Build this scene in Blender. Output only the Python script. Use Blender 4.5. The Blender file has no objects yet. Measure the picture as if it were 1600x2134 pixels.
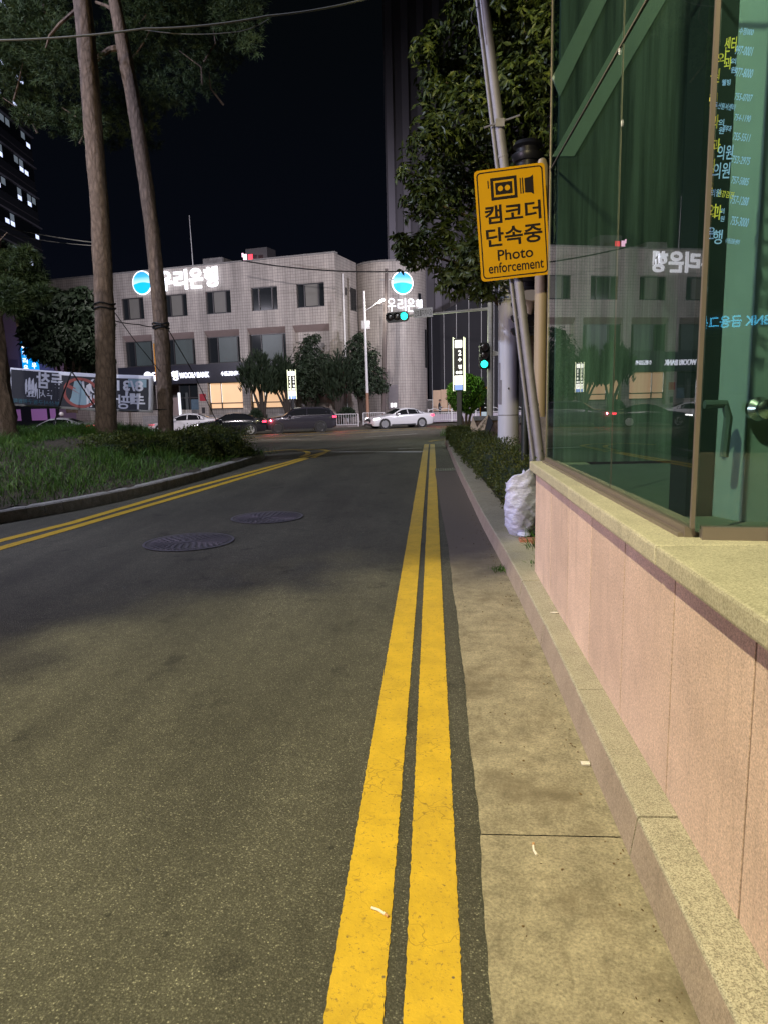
import bpy, math, random
import numpy as np
from mathutils import Matrix, Vector
from math import sin, cos, tan, atan, atan2, pi, radians, sqrt, hypot
random.seed(7); RNG = np.random.default_rng(11)
SC = bpy.context.scene; COL = SC.collection

# ------------------------------------------------------------------ camera
F, CX, CY, ROLL, PITCH, EYE = 1450., 800., 1067., .024, atan(239.5/1450.), 1.56
def _raw(px, py):
    u, v = (px-CX)/F, -(py-CY)/F
    x, y = u*cos(ROLL)+v*sin(ROLL), -u*sin(ROLL)+v*cos(ROLL)
    return Vector((x, cos(PITCH)+y*sin(PITCH), -sin(PITCH)+y*cos(PITCH)))
_d = _raw(900, 825); YAW = atan2(_d.x, _d.y)
def ray(px, py):
    return Matrix.Rotation(YAW, 3, 'Z') @ _raw(px, py)
def at(px, py, Y):
    d = ray(px, py); return Vector((0, 0, EYE)) + d*(Y/d.y)
def atZ(px, py, z=0.):
    d = ray(px, py); return Vector((0, 0, EYE)) + d*((z-EYE)/d.z)
RZ = Matrix.Rotation(YAW, 3, 'Z')
def lvl(x, y, f):
    return RZ @ Vector((x, f*cos(PITCH)+y*sin(PITCH), -f*sin(PITCH)+y*cos(PITCH)))
cX, cY, cZ = lvl(cos(ROLL), -sin(ROLL), 0), lvl(sin(ROLL), cos(ROLL), 0), -lvl(0, 0, 1)
cam = bpy.data.cameras.new('camera'); camo = bpy.data.objects.new('camera', cam); COL.objects.link(camo)
camo.matrix_world = Matrix(((cX.x, cY.x, cZ.x, 0), (cX.y, cY.y, cZ.y, 0), (cX.z, cY.z, cZ.z, EYE), (0, 0, 0, 1)))
cam.sensor_fit = 'VERTICAL'; cam.sensor_height = 24.; cam.lens = 24.*F/2134.; cam.clip_start = .05; cam.clip_end = 2000
SC.camera = camo

# ------------------------------------------------------------------ world
W = bpy.data.worlds.new('World'); SC.world = W; W.use_nodes = True
nt = W.node_tree; bg = nt.nodes['Background']
tc = nt.nodes.new('ShaderNodeTexCoord'); sx = nt.nodes.new('ShaderNodeSeparateXYZ'); rp = nt.nodes.new('ShaderNodeValToRGB')
nt.links.new(tc.outputs['Generated'], sx.inputs[0]); nt.links.new(sx.outputs[2], rp.inputs[0]); nt.links.new(rp.outputs[0], bg.inputs[0])
e = rp.color_ramp.elements
e[0].position = 0.; e[0].color = (.0034, .0040, .0088, 1); e[1].position = .55; e[1].color = (.0012, .0018, .0018, 1)
m_ = e.new(.2); m_.color = (.0018, .0025, .0050, 1)
bg.inputs[1].default_value = 1.0

# ------------------------------------------------------------------ lamps of the street and added fill lights
def lamp(name, kind, loc, power, color, size=.1, aim=None, cone=None, blend=.5):
    l = bpy.data.lights.new(name, kind); l.energy = power; l.color = color; l.shadow_soft_size = size
    o = bpy.data.objects.new(name, l); COL.objects.link(o); o.location = loc
    if kind == 'SPOT': l.spot_size = radians(cone); l.spot_blend = blend
    if aim: o.rotation_euler = (Vector(aim)-Vector(loc)).to_track_quat('-Z', 'Y').to_euler()
    return o
WARM = (1., .84, .42); COOL = (.90, .86, 1.); BLUE = (.66, .72, 1.)
ROADLAMP = (-2.8, -1.0, 7.6)
lamp('road_lamp_light', 'SPOT', ROADLAMP, 4500, (1., .915, .58), .08, (.3, 1.4, 0), 63, .28)
lamp('plate_fill_light', 'SPOT', (-1.5, -5., 5.5), 3000, (1., .84, .46), .2, (1.0, 8., 2.9), 24, .6)  # added fill for the yellow plate, in place of the road lamp's reach
lamp('tree_lamp_light', 'SPOT', (3.4, 3.5, 11.5), 4200, (1., .92, .45), .2, (2.3, 15.5, 8.6), 46, .9)
lamp('pine_lamp_light', 'SPOT', (-12.5, 3., 8.5), 2300, (1., .82, .52), .2, (-7.6, 17., 8.6), 52, .7)
lamp('mast_lamp_light', 'SPOT', (-15., 8., 15.), 9500, (.72, .76, 1.), .4, (0., 18., 0.), 86, .6)
lamp('trunk_fill_light', 'SPOT', (-6.3, 2.4, 6.2), 2400, (.97, .94, .92), .2, (-7.6, 17., 1.8), 56, .7)  # added fill that brightens the lower pine trunks, grass and banner
lamp('sign_glow_light', 'SPOT', (-13., -1., 2.7), 3600, (.95, .76, 1.), .5, (1., 5., 1.2), 70, .7)
lamp('street_lamp_light_a', 'SPOT', (-34., 36., 11.), 10500, COOL, .3, (-12., 58., 5.), 85, .6)
lamp('street_lamp_light_b', 'SPOT', (14., 36., 11.), 18500, COOL, .3, (-2., 56., 4.), 85, .6)
lamp('street_lamp_light_c', 'SPOT', (-9., 24., 15.5), 16000, (1., .9, .92), .3, (-9., 50., 3.), 90, .7)
lamp('crossing_fill_light', 'SPOT', (-3., 11., 12.5), 3600, (.95, .93, 1.), .2, (-1., 31., 3.), 52, .8)  # unseen spot added to brighten the signal arm and the crossing
lamp('shelter_fill_light', 'POINT', (2.0, 3.9, 5.3), 7, (.95, 1., .78), .15)  # added light that lifts the room behind the green glass
SC.view_settings.view_transform = 'Standard'; SC.view_settings.look = 'None'; SC.view_settings.exposure = 0.; SC.view_settings.gamma = 1.
SC.cycles.use_denoising = True; SC.cycles.max_bounces = 7; SC.cycles.transparent_max_bounces = 24
SC.cycles.sample_clamp_indirect = 6.; SC.cycles.caustics_reflective = False; SC.cycles.caustics_refractive = False

# ------------------------------------------------------------------ materials
MATS = {}
class NT:
    def __init__(s, name):
        s.m = bpy.data.materials.new(name); s.m.use_nodes = True; s.t = s.m.node_tree
        s.b = s.t.nodes['Principled BSDF']; s.out = s.t.nodes['Material Output']
    def n(s, k, **kw):
        x = s.t.nodes.new('ShaderNode'+k)
        for a, v in kw.items():
            if a.startswith('i_'):
                key = a[2:]; x.inputs[int(key) if key.isdigit() else key.replace('_', ' ')].default_value = v
            else: setattr(x, a, v)
        return x
    def l(s, a, b): s.t.links.new(a, b)
    def coord(s, kind='Object', scale=(1, 1, 1)):
        c = s.n('TexCoord'); mp = s.n('Mapping'); mp.inputs['Scale'].default_value = scale
        s.l(c.outputs[kind], mp.inputs[0]); return mp.outputs[0]
    def noise(s, co, scale, detail=3, rough=.5):
        x = s.n('TexNoise'); x.inputs['Scale'].default_value = scale; x.inputs['Detail'].default_value = detail
        x.inputs['Roughness'].default_value = rough; s.l(co, x.inputs['Vector']); return x.outputs[0]
    def voro(s, co, scale, out='Distance', feature='F1'):
        x = s.n('TexVoronoi'); x.feature = feature; x.inputs['Scale'].default_value = scale; s.l(co, x.inputs['Vector']); return x.outputs[out]
    def ramp(s, fac, stops):
        x = s.n('ValToRGB'); el = x.color_ramp.elements
        while len(el) < len(stops): el.new(.5)
        for k, (p, c) in enumerate(stops):
            el[k].position = p; el[k].color = (c, c, c, 1) if not hasattr(c, '__len__') else (*c, 1)
        s.l(fac, x.inputs[0]); return x.outputs[0]
    def mix(s, fac, a, b, mode='MIX'):
        x = s.n('MixRGB'); x.blend_type = mode
        for k, v in ((0, fac), (1, a), (2, b)):
            if hasattr(v, 'links') or hasattr(v, 'is_linked'): s.l(v, x.inputs[k])
            elif k == 0: x.inputs[0].default_value = v
            else: x.inputs[k].default_value = (*v, 1)
        return x.outputs[0]
    def bump(s, h, strength=.3, dist=.01):
        x = s.n('Bump'); x.inputs['Strength'].default_value = strength; x.inputs['Distance'].default_value = dist
        s.l(h, x.inputs['Height']); s.l(x.outputs[0], s.b.inputs['Normal'])
    def base(s, c):
        if hasattr(c, '__len__'): s.b.inputs['Base Color'].default_value = (*c, 1)
        else: s.l(c, s.b.inputs['Base Color'])
    def rough(s, r): s.b.inputs['Roughness'].default_value = r
def mat(name, col, rough=.6, metal=0., var=.18, scale=6., bump=0., bscale=40., spec=.5, coat=0.):
    if name in MATS: return MATS[name]
    n = NT(name); co = n.coord()
    f = n.noise(co, scale, 5, .6)
    n.base(n.mix(f, tuple(c*(1-var) for c in col), tuple(min(1, c*(1+var)) for c in col)))
    n.rough(rough); n.b.inputs['Metallic'].default_value = metal; n.b.inputs['Specular IOR Level'].default_value = spec
    n.b.inputs['Coat Weight'].default_value = coat
    if bump: n.bump(n.noise(co, bscale, 4), bump)
    MATS[name] = n.m; return n.m
def emit(name, col, strength):
    if name in MATS: return MATS[name]
    n = NT(name); n.base(tuple(min(1, c) for c in col)); n.rough(.5)
    n.b.inputs['Emission Color'].default_value = (*col, 1); n.b.inputs['Emission Strength'].default_value = strength
    MATS[name] = n.m; return n.m

def m_asphalt():
    n = NT('asphalt'); co = n.coord()
    stones = n.voro(co, 190., 'Color'); sp = n.n('SeparateColor'); n.l(stones, sp.inputs[0])
    dist = n.voro(co, 190.)
    g = n.ramp(sp.outputs[0], [(0., .056), (.5, .086), (.80, .116), (.95, .19), (1., .34)])
    g = n.mix(n.ramp(dist, [(.25, 0.), (.6, .65)]), g, (.035, .034, .031))
    big = n.ramp(n.noise(n.coord(scale=(1, .45, 1)), 1.0, 6, .62), [(.3, .66), (.7, 1.24)])
    g = n.mix(1., g, big, 'MULTIPLY')
    fine = n.ramp(n.noise(co, 9., 5, .7), [(.25, .78), (.75, 1.18)])
    g = n.mix(1., g, fine, 'MULTIPLY')
    oil = n.ramp(n.noise(n.coord(scale=(1, .8, 1)), 2.7, 5, .6), [(.60, 1.), (.70, .5)])
    g = n.mix(1., g, oil, 'MULTIPLY')
    lane = n.ramp(n.noise(n.coord(scale=(1.6, .10, 1)), 1.1, 4, .6), [(.36, .80), (.62, 1.12)]); g = n.mix(1., g, lane, 'MULTIPLY')
    spots = n.ramp(n.voro(co, 4.2), [(.035, .35), (.06, 1.)])
    g = n.mix(.8, g, spots, 'MULTIPLY')
    g = n.mix(1., g, (1.06, 1.02, .74), 'MULTIPLY')
    n.base(g); n.rough(.72)
    h = n.mix(.5, n.voro(co, 120.), n.noise(co, 240., 3, .7))
    n.bump(h, .75, .006); MATS['asphalt'] = n.m
def m_concrete(name, col, stain, scale=1., far=None):
    n = NT(name); co = n.coord()
    a = n.ramp(n.noise(co, 7.*scale, 8, .72), [(.3, .6), (.62, 1.12)])
    b = n.ramp(n.noise(co, 95., 6, .8), [(.34, .5), (.62, 1.16)])
    g = n.mix(1., col, a, 'MULTIPLY'); g = n.mix(1., g, b, 'MULTIPLY')
    st = n.ramp(n.noise(co, 2.2*scale, 6, .66), [(.5, 0.), (.66, .8)])
    g = n.mix(st, g, stain)
    if far:      # brown silt film and painted-in shade that thicken down the gutter, broken up by noise
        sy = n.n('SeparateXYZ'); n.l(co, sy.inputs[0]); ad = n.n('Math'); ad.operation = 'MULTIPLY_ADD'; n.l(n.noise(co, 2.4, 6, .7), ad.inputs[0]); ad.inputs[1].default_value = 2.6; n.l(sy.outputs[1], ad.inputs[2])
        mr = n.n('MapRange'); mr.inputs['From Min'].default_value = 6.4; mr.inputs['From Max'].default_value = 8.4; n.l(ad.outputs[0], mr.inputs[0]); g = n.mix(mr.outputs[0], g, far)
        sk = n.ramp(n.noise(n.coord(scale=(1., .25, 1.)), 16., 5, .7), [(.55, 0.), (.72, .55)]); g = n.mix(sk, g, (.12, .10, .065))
    pit = n.ramp(n.voro(co, 19.), [(.03, .3), (.07, 1.)]); g = n.mix(.7, g, pit, 'MULTIPLY')
    n.base(g); n.rough(.85); n.bump(n.noise(co, 110., 5, .7), .5, .004); MATS[name] = n.m
def m_granite(name, col, dark, amount=.35, sc=230.):
    n = NT(name); co = n.coord()
    s1 = n.ramp(n.noise(co, sc, 3, .6), [(.38, 0.), (.55, 1.)])
    s2 = n.ramp(n.noise(co, sc*.45, 4, .7), [(.34, .72), (.62, 1.08)])
    g = n.mix(s1, dark, col); g = n.mix(amount, col, g); g = n.mix(1., g, s2, 'MULTIPLY')
    dirt = n.ramp(n.noise(co, 3.1, 6, .7), [(.35, .84), (.65, 1.04)]); g = n.mix(1., g, dirt, 'MULTIPLY'); oi = n.n('ObjectInfo'); g = n.mix(1., g, n.ramp(oi.outputs['Random'], [(0., .90), (1., 1.05)]), 'MULTIPLY')
    drip = n.ramp(n.noise(n.coord(scale=(1., 1., .09)), 13., 5, .7), [(.52, 1.), (.72, .80)]); g = n.mix(.8, g, drip, 'MULTIPLY')
    n.base(g); n.rough(.62); n.bump(n.noise(co, sc, 3), .12, .002); MATS[name] = n.m
def m_paint():
    n = NT('yellow_paint'); co = n.coord()
    wear = n.ramp(n.noise(co, 70., 7, .8), [(.57, 0.), (.64, 1.)])
    fade = n.ramp(n.noise(co, 6., 7, .7), [(.3, .80), (.65, 1.05)])
    g = n.mix(1., (.63, .405, .024), fade, 'MULTIPLY')
    cr = n.voro(n.coord(scale=(1, .45, 1)), 8., 'Distance', 'DISTANCE_TO_EDGE')
    # hairline cracks, bent by noise
    warp = n.n('VectorMath'); warp.operation = 'ADD'; nz = n.n('TexNoise'); nz.inputs['Scale'].default_value = 14.; n.l(co, nz.inputs['Vector'])
    sc = n.n('VectorMath'); sc.operation = 'SCALE'; sc.inputs['Scale'].default_value = .12; n.l(nz.outputs[1], sc.inputs[0])
    n.l(co, warp.inputs[0]); n.l(sc.outputs[0], warp.inputs[1])
    v = n.n('TexVoronoi'); v.feature = 'DISTANCE_TO_EDGE'; v.inputs['Scale'].default_value = 7.; n.l(warp.outputs[0], v.inputs['Vector'])
    crack = n.ramp(v.outputs['Distance'], [(.006, 1.), (.014, 0.)])
    patch = n.ramp(n.noise(co, 2.6, 2), [(.48, 0.), (.6, .6)])
    crack = n.mix(1., crack, patch, 'MULTIPLY')
    g = n.mix(crack, g, (.12, .075, .02)); g = n.mix(wear, g, (.20, .13, .04))
    chip = n.ramp(n.voro(co, 9.), [(.035, 1.), (.05, 0.)]); g = n.mix(chip, g, (.14, .11, .07))
    grime = n.ramp(n.noise(n.coord(scale=(1, .35, 1)), 2.2, 7, .75), [(.46, 0.), (.7, .26)]); g = n.mix(grime, g, (.23, .15, .05)); n.base(g); n.rough(.6); n.bump(n.noise(co, 150., 4), .45, .003); MATS['yellow_paint'] = n.m
def m_white_paint():
    n = NT('white_paint'); co = n.coord()
    w = n.ramp(n.noise(co, 8., 6, .7), [(.4, 0.), (.62, .5)])
    n.base(n.mix(w, (.62, .62, .62), (.2, .2, .2))); n.rough(.6); MATS['white_paint'] = n.m
def m_tile(name, polar=0.):
    n = NT(name); c = n.n('TexCoord'); s = n.n('SeparateXYZ'); n.l(c.outputs['Object'], s.inputs[0])
    a = n.n('Math'); a.operation = 'ARCTAN2' if polar else 'ADD'
    n.l(s.outputs[1] if polar else s.outputs[0], a.inputs[0]); n.l(s.outputs[0] if polar else s.outputs[1], a.inputs[1])
    o = a.outputs[0]
    if polar:
        b = n.n('Math'); b.operation = 'MULTIPLY'; b.inputs[1].default_value = polar; n.l(o, b.inputs[0]); o = b.outputs[0]
    cb = n.n('CombineXYZ'); n.l(o, cb.inputs[0]); n.l(s.outputs[2], cb.inputs[1])
    br = n.n('TexBrick'); br.offset = 0.; n.l(cb.outputs[0], br.inputs['Vector'])
    for k, v in (('Scale', 1.), ('Mortar Size', .013), ('Mortar Smooth', .3), ('Brick Width', .225), ('Row Height', .235), ('Bias', 0.)): br.inputs[k].default_value = v
    br.inputs['Color1'].default_value = (.52, .475, .44, 1); br.inputs['Color2'].default_value = (.48, .435, .405, 1); br.inputs['Mortar'].default_value = (.20, .18, .175, 1)
    stain = n.ramp(n.noise(n.coord(scale=(1.2, 1.2, .16)), .9, 5, .7), [(.32, .58), (.66, 1.08)])
    g = n.mix(1., br.outputs[0], stain, 'MULTIPLY')
    g = n.mix(.5, g, n.ramp(n.noise(c.outputs['Object'], 9., 4, .7), [(.3, .75), (.7, 1.15)]), 'MULTIPLY')
    n.base(g); n.rough(.5); MATS[name] = n.m
def m_bark():
    n = NT('pine_bark'); co = n.coord(scale=(1, 1, .38))
    v = n.voro(co, 10., 'Distance', 'DISTANCE_TO_EDGE'); f = n.noise(n.coord(scale=(1, 1, .5)), 26., 6, .75)
    g = n.ramp(n.mix(.45, v, f), [(.06, (.045, .032, .026)), (.28, (.16, .115, .088)), (.62, (.31, .225, .175))])
    n.base(g); n.rough(.95); n.bump(n.mix(.5, v, f), 1., .05); MATS['pine_bark'] = n.m
def m_leaf(name, a, b, c, rough=.5, scale=9.):
    n = NT(name); co = n.coord()
    f = n.noise(co, scale, 3, .7); g = n.ramp(f, [(.28, a), (.5, b), (.74, c)])
    n.base(g); n.rough(rough); n.b.inputs['Specular IOR Level'].default_value = .3; MATS[name] = n.m
def m_glass(name, tint, refl=1.):
    n = NT(name); tr = n.n('BsdfTransparent'); tr.inputs[0].default_value = (*tint, 1)
    gl = n.n('BsdfGlossy'); gl.inputs['Roughness'].default_value = 0.; gl.inputs['Color'].default_value = (refl, refl, refl, 1)
    fr = n.n('Fresnel'); fr.inputs[0].default_value = 1.55; ge = n.n('NewGeometry'); a_ = n.n('Math'); a_.operation = 'SUBTRACT'; a_.inputs[0].default_value = 1.; n.l(ge.outputs['Backfacing'], a_.inputs[1])
    b_ = n.n('Math'); b_.operation = 'MULTIPLY'; n.l(fr.outputs[0], b_.inputs[0]); n.l(a_.outputs[0], b_.inputs[1])
    mx = n.n('MixShader'); n.l(b_.outputs[0], mx.inputs[0]); n.l(tr.outputs[0], mx.inputs[1]); n.l(gl.outputs[0], mx.inputs[2])
    n.l(mx.outputs[0], n.out.inputs['Surface']); MATS[name] = n.m
def m_logo():
    n = NT('logo_lit'); c = n.n('TexCoord'); s = n.n('SeparateXYZ'); n.l(c.outputs['Object'], s.inputs[0])
    mr = n.n('MapRange'); mr.inputs['From Min'].default_value = -.75; mr.inputs['From Max'].default_value = .75; n.l(s.outputs[1], mr.inputs[0])
    g = n.ramp(mr.outputs[0], [(.3, (1., 1., 1.)), (.55, (.62, .95, 1.)), (.78, (.0, .50, .86)), (1., (.0, .30, .72))])
    n.l(g, n.b.inputs['Emission Color']); n.b.inputs['Emission Strength'].default_value = 1.0; n.base((.1, .3, .5)); MATS['logo_lit'] = n.m
def m_blinds():
    n = NT('lit_blinds'); c = n.n('TexCoord'); s = n.n('SeparateXYZ'); n.l(c.outputs['Object'], s.inputs[0])
    w = n.n('TexWave'); w.bands_direction = 'Z'; w.inputs['Scale'].default_value = 3.2; w.inputs['Distortion'].default_value = .4; n.l(c.outputs['Object'], w.inputs[0])
    f = n.noise(n.coord(scale=(.5, .5, .5)), 1.1, 2)
    g = n.mix(f, (.78, .44, .22), (.95, .60, .34)); g = n.mix(.16, g, w.outputs[0], 'MULTIPLY')
    n.l(g, n.b.inputs['Emission Color']); n.b.inputs['Emission Strength'].default_value = .95; n.base((.6, .45, .3)); MATS['lit_blinds'] = n.m
def m_soil():
    n = NT('soil'); co = n.coord(); g = n.ramp(n.noise(co, 14., 6, .7), [(.3, (.02, .018, .012)), (.7, (.075, .06, .038))])
    n.base(g); n.rough(.95); n.bump(n.noise(co, 40., 5), .8, .02); MATS['soil'] = n.m
def m_stone():
    n = NT('rough_stone'); co = n.coord(scale=(1, 1, .5))
    g = n.ramp(n.noise(co, 7., 6, .7), [(.3, (.06, .04, .032)), (.5, (.17, .115, .09)), (.72, (.30, .235, .19))])
    n.base(g); n.rough(.9); n.bump(n.noise(co, 12., 6, .7), 1., .04); MATS['rough_stone'] = n.m
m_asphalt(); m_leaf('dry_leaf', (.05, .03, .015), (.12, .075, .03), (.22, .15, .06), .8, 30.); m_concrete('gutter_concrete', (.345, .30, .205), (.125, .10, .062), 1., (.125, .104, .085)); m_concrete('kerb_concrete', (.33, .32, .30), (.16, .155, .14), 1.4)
m_concrete('grey_concrete', (.30, .29, .29), (.15, .14, .14)); m_concrete('paving', (.24, .21, .20), (.14, .11, .10))
m_granite('kerb_granite', (.49, .455, .345), (.16, .14, .10), .8, 210.); m_granite('kerb_side_shaded', (.42, .34, .27), (.2, .155, .125), .5, 210.)  # kerb side is the same stone, its shaded tone put into the colour
m_granite('pink_granite', (.80, .60, .50), (.44, .29, .225), .62, 190.); m_granite('cap_granite', (.58, .54, .38), (.27, .24, .165), .62, 210.)
m_paint(); m_white_paint(); m_tile('wall_tile'); m_tile('tower_tile', 3.0); m_bark(); m_logo(); m_blinds(); m_soil(); m_stone()
m_leaf('pine_needles', (.018, .032, .012), (.045, .075, .026), (.10, .125, .04), .6, 3.)
m_leaf('broad_leaf', (.018, .030, .010), (.05, .072, .018), (.15, .17, .04), .42, 5.)
m_leaf('hedge_leaf', (.018, .030, .008), (.055, .080, .018), (.14, .145, .03), .5, 11.)
m_leaf('dark_leaf', (.010, .018, .012), (.025, .042, .024), (.055, .08, .04), .55, 6.)
m_leaf('grass_blade', (.020, .060, .008), (.05, .125, .016), (.12, .19, .035), .6, 4.)
m_leaf('topiary_leaf', (.04, .10, .015), (.08, .19, .02), (.13, .28, .04), .5, 8.)
m_glass('green_glass', (.72, .825, .79)); m_glass('window_glass', (.5, .56, .6))
WHITE_LIT = emit('white_letters', (.93, .94, 1.), 1.6); SOFT_LIT = emit('soft_letters', (.93, .94, 1.), 1.25)

# ------------------------------------------------------------------ mesh helpers
class MB:
    def __init__(s): s.v = []; s.f = []; s.mi = []; s.k = 0
    def add(s, vs, fs, M=None):
        o = len(s.v); s.v += [tuple(M @ Vector(p)) if M else tuple(p) for p in vs]
        s.f += [tuple(i+o for i in f) for f in fs]; s.mi += [s.k]*len(fs); return s
    def box(s, x0, x1, y0, y1, z0, z1, M=None, bev=0.):
        if x1 < x0: x0, x1 = x1, x0
        if y1 < y0: y0, y1 = y1, y0
        if z1 < z0: z0, z1 = z1, z0
        if bev <= 0:
            return s.add([(x0, y0, z0), (x1, y0, z0), (x1, y1, z0), (x0, y1, z0), (x0, y0, z1), (x1, y0, z1), (x1, y1, z1), (x0, y1, z1)],
                [(0, 3, 2, 1), (4, 5, 6, 7), (0, 1, 5, 4), (1, 2, 6, 5), (2, 3, 7, 6), (3, 0, 4, 7)], M)
        import bmesh
        bm = bmesh.new(); bmesh.ops.create_cube(bm, size=1.)
        for v in bm.verts: v.co = ((x0+x1)/2+v.co.x*(x1-x0), (y0+y1)/2+v.co.y*(y1-y0), (z0+z1)/2+v.co.z*(z1-z0))
        bmesh.ops.bevel(bm, geom=bm.edges[:], offset=bev, segments=2, affect='EDGES', profile=.6)
        bm.verts.index_update(); vs = [v.co[:] for v in bm.verts]; fs = [[v.index for v in f.verts] for f in bm.faces]; bm.free()
        return s.add(vs, fs, M)
    def tube(s, pts, r, n=12, caps=True):
        pts = [Vector(p) for p in pts]; R = r if hasattr(r, '__len__') else [r]*len(pts); o = len(s.v); a = None
        for i, p in enumerate(pts):
            t = (pts[min(i+1, len(pts)-1)]-pts[max(i-1, 0)]).normalized()
            if a is None: a = t.cross(Vector((0, 0, 1)) if abs(t.z) < .9 else Vector((1, 0, 0)))
            a = (a-t*a.dot(t)).normalized(); b = t.cross(a)
            for k in range(n):
                w = 2*pi*k/n; s.v.append(tuple(p+(a*cos(w)+b*sin(w))*R[i]))
        for i in range(len(pts)-1):
            for k in range(n):
                k2 = (k+1) % n; s.f.append((o+i*n+k, o+i*n+k2, o+(i+1)*n+k2, o+(i+1)*n+k)); s.mi.append(s.k)
        if caps:
            s.f.append(tuple(o+k for k in range(n))[::-1]); s.f.append(tuple(o+(len(pts)-1)*n+k for k in range(n))); s.mi += [s.k]*2
        return s
    def lathe(s, prof, n=24, M=None):
        vs = []; fs = []
        for (r, z) in prof:
            for k in range(n): w = 2*pi*k/n; vs.append((r*cos(w), r*sin(w), z))
        for i in range(len(prof)-1):
            for k in range(n): k2 = (k+1) % n; fs.append((i*n+k, i*n+k2, (i+1)*n+k2, (i+1)*n+k))
        fs.append(tuple(range(n))[::-1]); fs.append(tuple((len(prof)-1)*n+k for k in range(n)))
        return s.add(vs, fs, M)
    def prism(s, poly, z0, z1, M=None):
        n = len(poly); vs = [(x, y, z0) for x, y in poly]+[(x, y, z1) for x, y in poly]
        fs = [tuple(range(n))[::-1], tuple(range(n, 2*n))]+[(i, (i+1) % n, n+(i+1) % n, n+i) for i in range(n)]
        return s.add(vs, fs, M)
    def build(s, name, mats, parent=None, smooth=False, loc=None):
        me = bpy.data.meshes.new(name); me.from_pydata(s.v, [], s.f)
        for m in (mats if isinstance(mats, (list, tuple)) else [mats]): me.materials.append(MATS[m] if isinstance(m, str) else m)
        if s.k: me.polygons.foreach_set('material_index', s.mi)
        if smooth:
            me.polygons.foreach_set('use_smooth', [True]*len(s.f)); me.set_sharp_from_angle(angle=radians(smooth if smooth > 1 else 40))
        me.update(); o = bpy.data.objects.new(name, me); COL.objects.link(o)
        if parent: o.parent = parent
        if loc: o.location = loc
        return o
def frame(o, right, up):
    r = Vector(right).normalized(); u = Vector(up); u = (u-r*u.dot(r)).normalized(); n = r.cross(u); o = Vector(o)
    return Matrix(((r.x, u.x, n.x, o.x), (r.y, u.y, n.y, o.y), (r.z, u.z, n.z, o.z), (0, 0, 0, 1)))
def tag(o, label=None, cat=None, group=None, kind=None):
    if label: o['label'] = label
    if cat: o['category'] = cat
    if group: o['group'] = group
    if kind: o['kind'] = kind
    return o
def thing(name, label, cat, loc=(0, 0, 0), rz=0., group=None):
    o = bpy.data.objects.new(name, None); COL.objects.link(o); o.location = loc; o.rotation_euler = (0, 0, rz); o.empty_display_size = .2
    return tag(o, label, cat, group)
def struct(o): o['kind'] = 'structure'; return o
def copy_thing(src, loc, rz=None, label=None):
    c = src.copy(); COL.objects.link(c); c.location = loc
    if rz is not None: c.rotation_euler = (0, 0, rz)
    if label: c['label'] = label
    for ch in list(src.children):
        d = ch.copy(); COL.objects.link(d); d.parent = c
        for g in list(ch.children):
            h = g.copy(); COL.objects.link(h); h.parent = d
    return c
def text(body, w, h, depth=.01, bold=0., mirror=False, M=None, name='lettering', m=None, parent=None, mb=None):
    cu = bpy.data.curves.new('t', 'FONT'); cu.body = body; cu.size = 1.; cu.extrude = .01; cu.offset = bold; cu.resolution_u = 4
    o = bpy.data.objects.new('t', cu); COL.objects.link(o); bpy.context.view_layer.update()
    me = bpy.data.meshes.new_from_object(o.evaluated_get(bpy.context.evaluated_depsgraph_get()))
    bpy.data.objects.remove(o); bpy.data.curves.remove(cu)
    vs = [Vector(v.co) for v in me.vertices]; fs = [tuple(p.vertices) for p in me.polygons]; bpy.data.meshes.remove(me)
    x0 = min(v.x for v in vs); x1 = max(v.x for v in vs); y0 = min(v.y for v in vs); y1 = max(v.y for v in vs)
    sc = (w/(x1-x0)) if w else (h/(y1-y0)); sy = h/(y1-y0) if h else sc
    for v in vs:
        v.x = (v.x-(x0+x1)/2)*sc*(-1 if mirror else 1); v.y = (v.y-(y0+y1)/2)*sy; v.z = depth if v.z > 0 else 0.
    if mirror: fs = [f[::-1] for f in fs]
    b = mb or MB(); b.add(vs, fs, M)
    return b if mb else b.build(name, m, parent)
def rrect(w, h, r, n=5):
    p = []
    for cx, cy, a0 in ((w/2-r, h/2-r, 0), (-w/2+r, h/2-r, 90), (-w/2+r, -h/2+r, 180), (w/2-r, -h/2+r, 270)):
        for k in range(n+1): a = radians(a0+90*k/n); p.append((cx+r*cos(a), cy+r*sin(a)))
    return p
def npmesh(name, V, Fc, m, parent=None, smooth=False):
    V = np.asarray(V, np.float32); Fc = np.asarray(Fc, np.int32); k = Fc.shape[1]
    me = bpy.data.meshes.new(name); me.vertices.add(len(V)); me.vertices.foreach_set('co', V.ravel())
    me.loops.add(Fc.size); me.loops.foreach_set('vertex_index', Fc.ravel()); me.polygons.add(len(Fc))
    me.polygons.foreach_set('loop_start', np.arange(0, Fc.size, k, dtype=np.int32))
    me.update(calc_edges=True); me.validate(); me.materials.append(MATS[m]); o = bpy.data.objects.new(name, me); COL.objects.link(o)
    if parent: o.parent = parent
    return o
def unit(a): return a/np.maximum(np.linalg.norm(a, axis=1, keepdims=True), 1e-9)
def leaves(P, D, L, Wd):      # folded diamond leaves from P along D
    n = len(P); D = unit(D); S = unit(np.cross(D, RNG.normal(size=(n, 3)))); N = np.cross(S, D)
    L = np.broadcast_to(L, (n,))[:, None]; Wd = np.broadcast_to(Wd, (n,))[:, None]
    V = np.stack([P, P+D*L*.45+S*Wd/2+N*Wd*.16, P+D*L, P+D*L*.45-S*Wd/2+N*Wd*.16], 1).reshape(-1, 3)
    i = np.arange(n)[:, None]*4; return V, np.concatenate([i+np.array([[0, 1, 2]]), i+np.array([[0, 2, 3]])])
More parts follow.
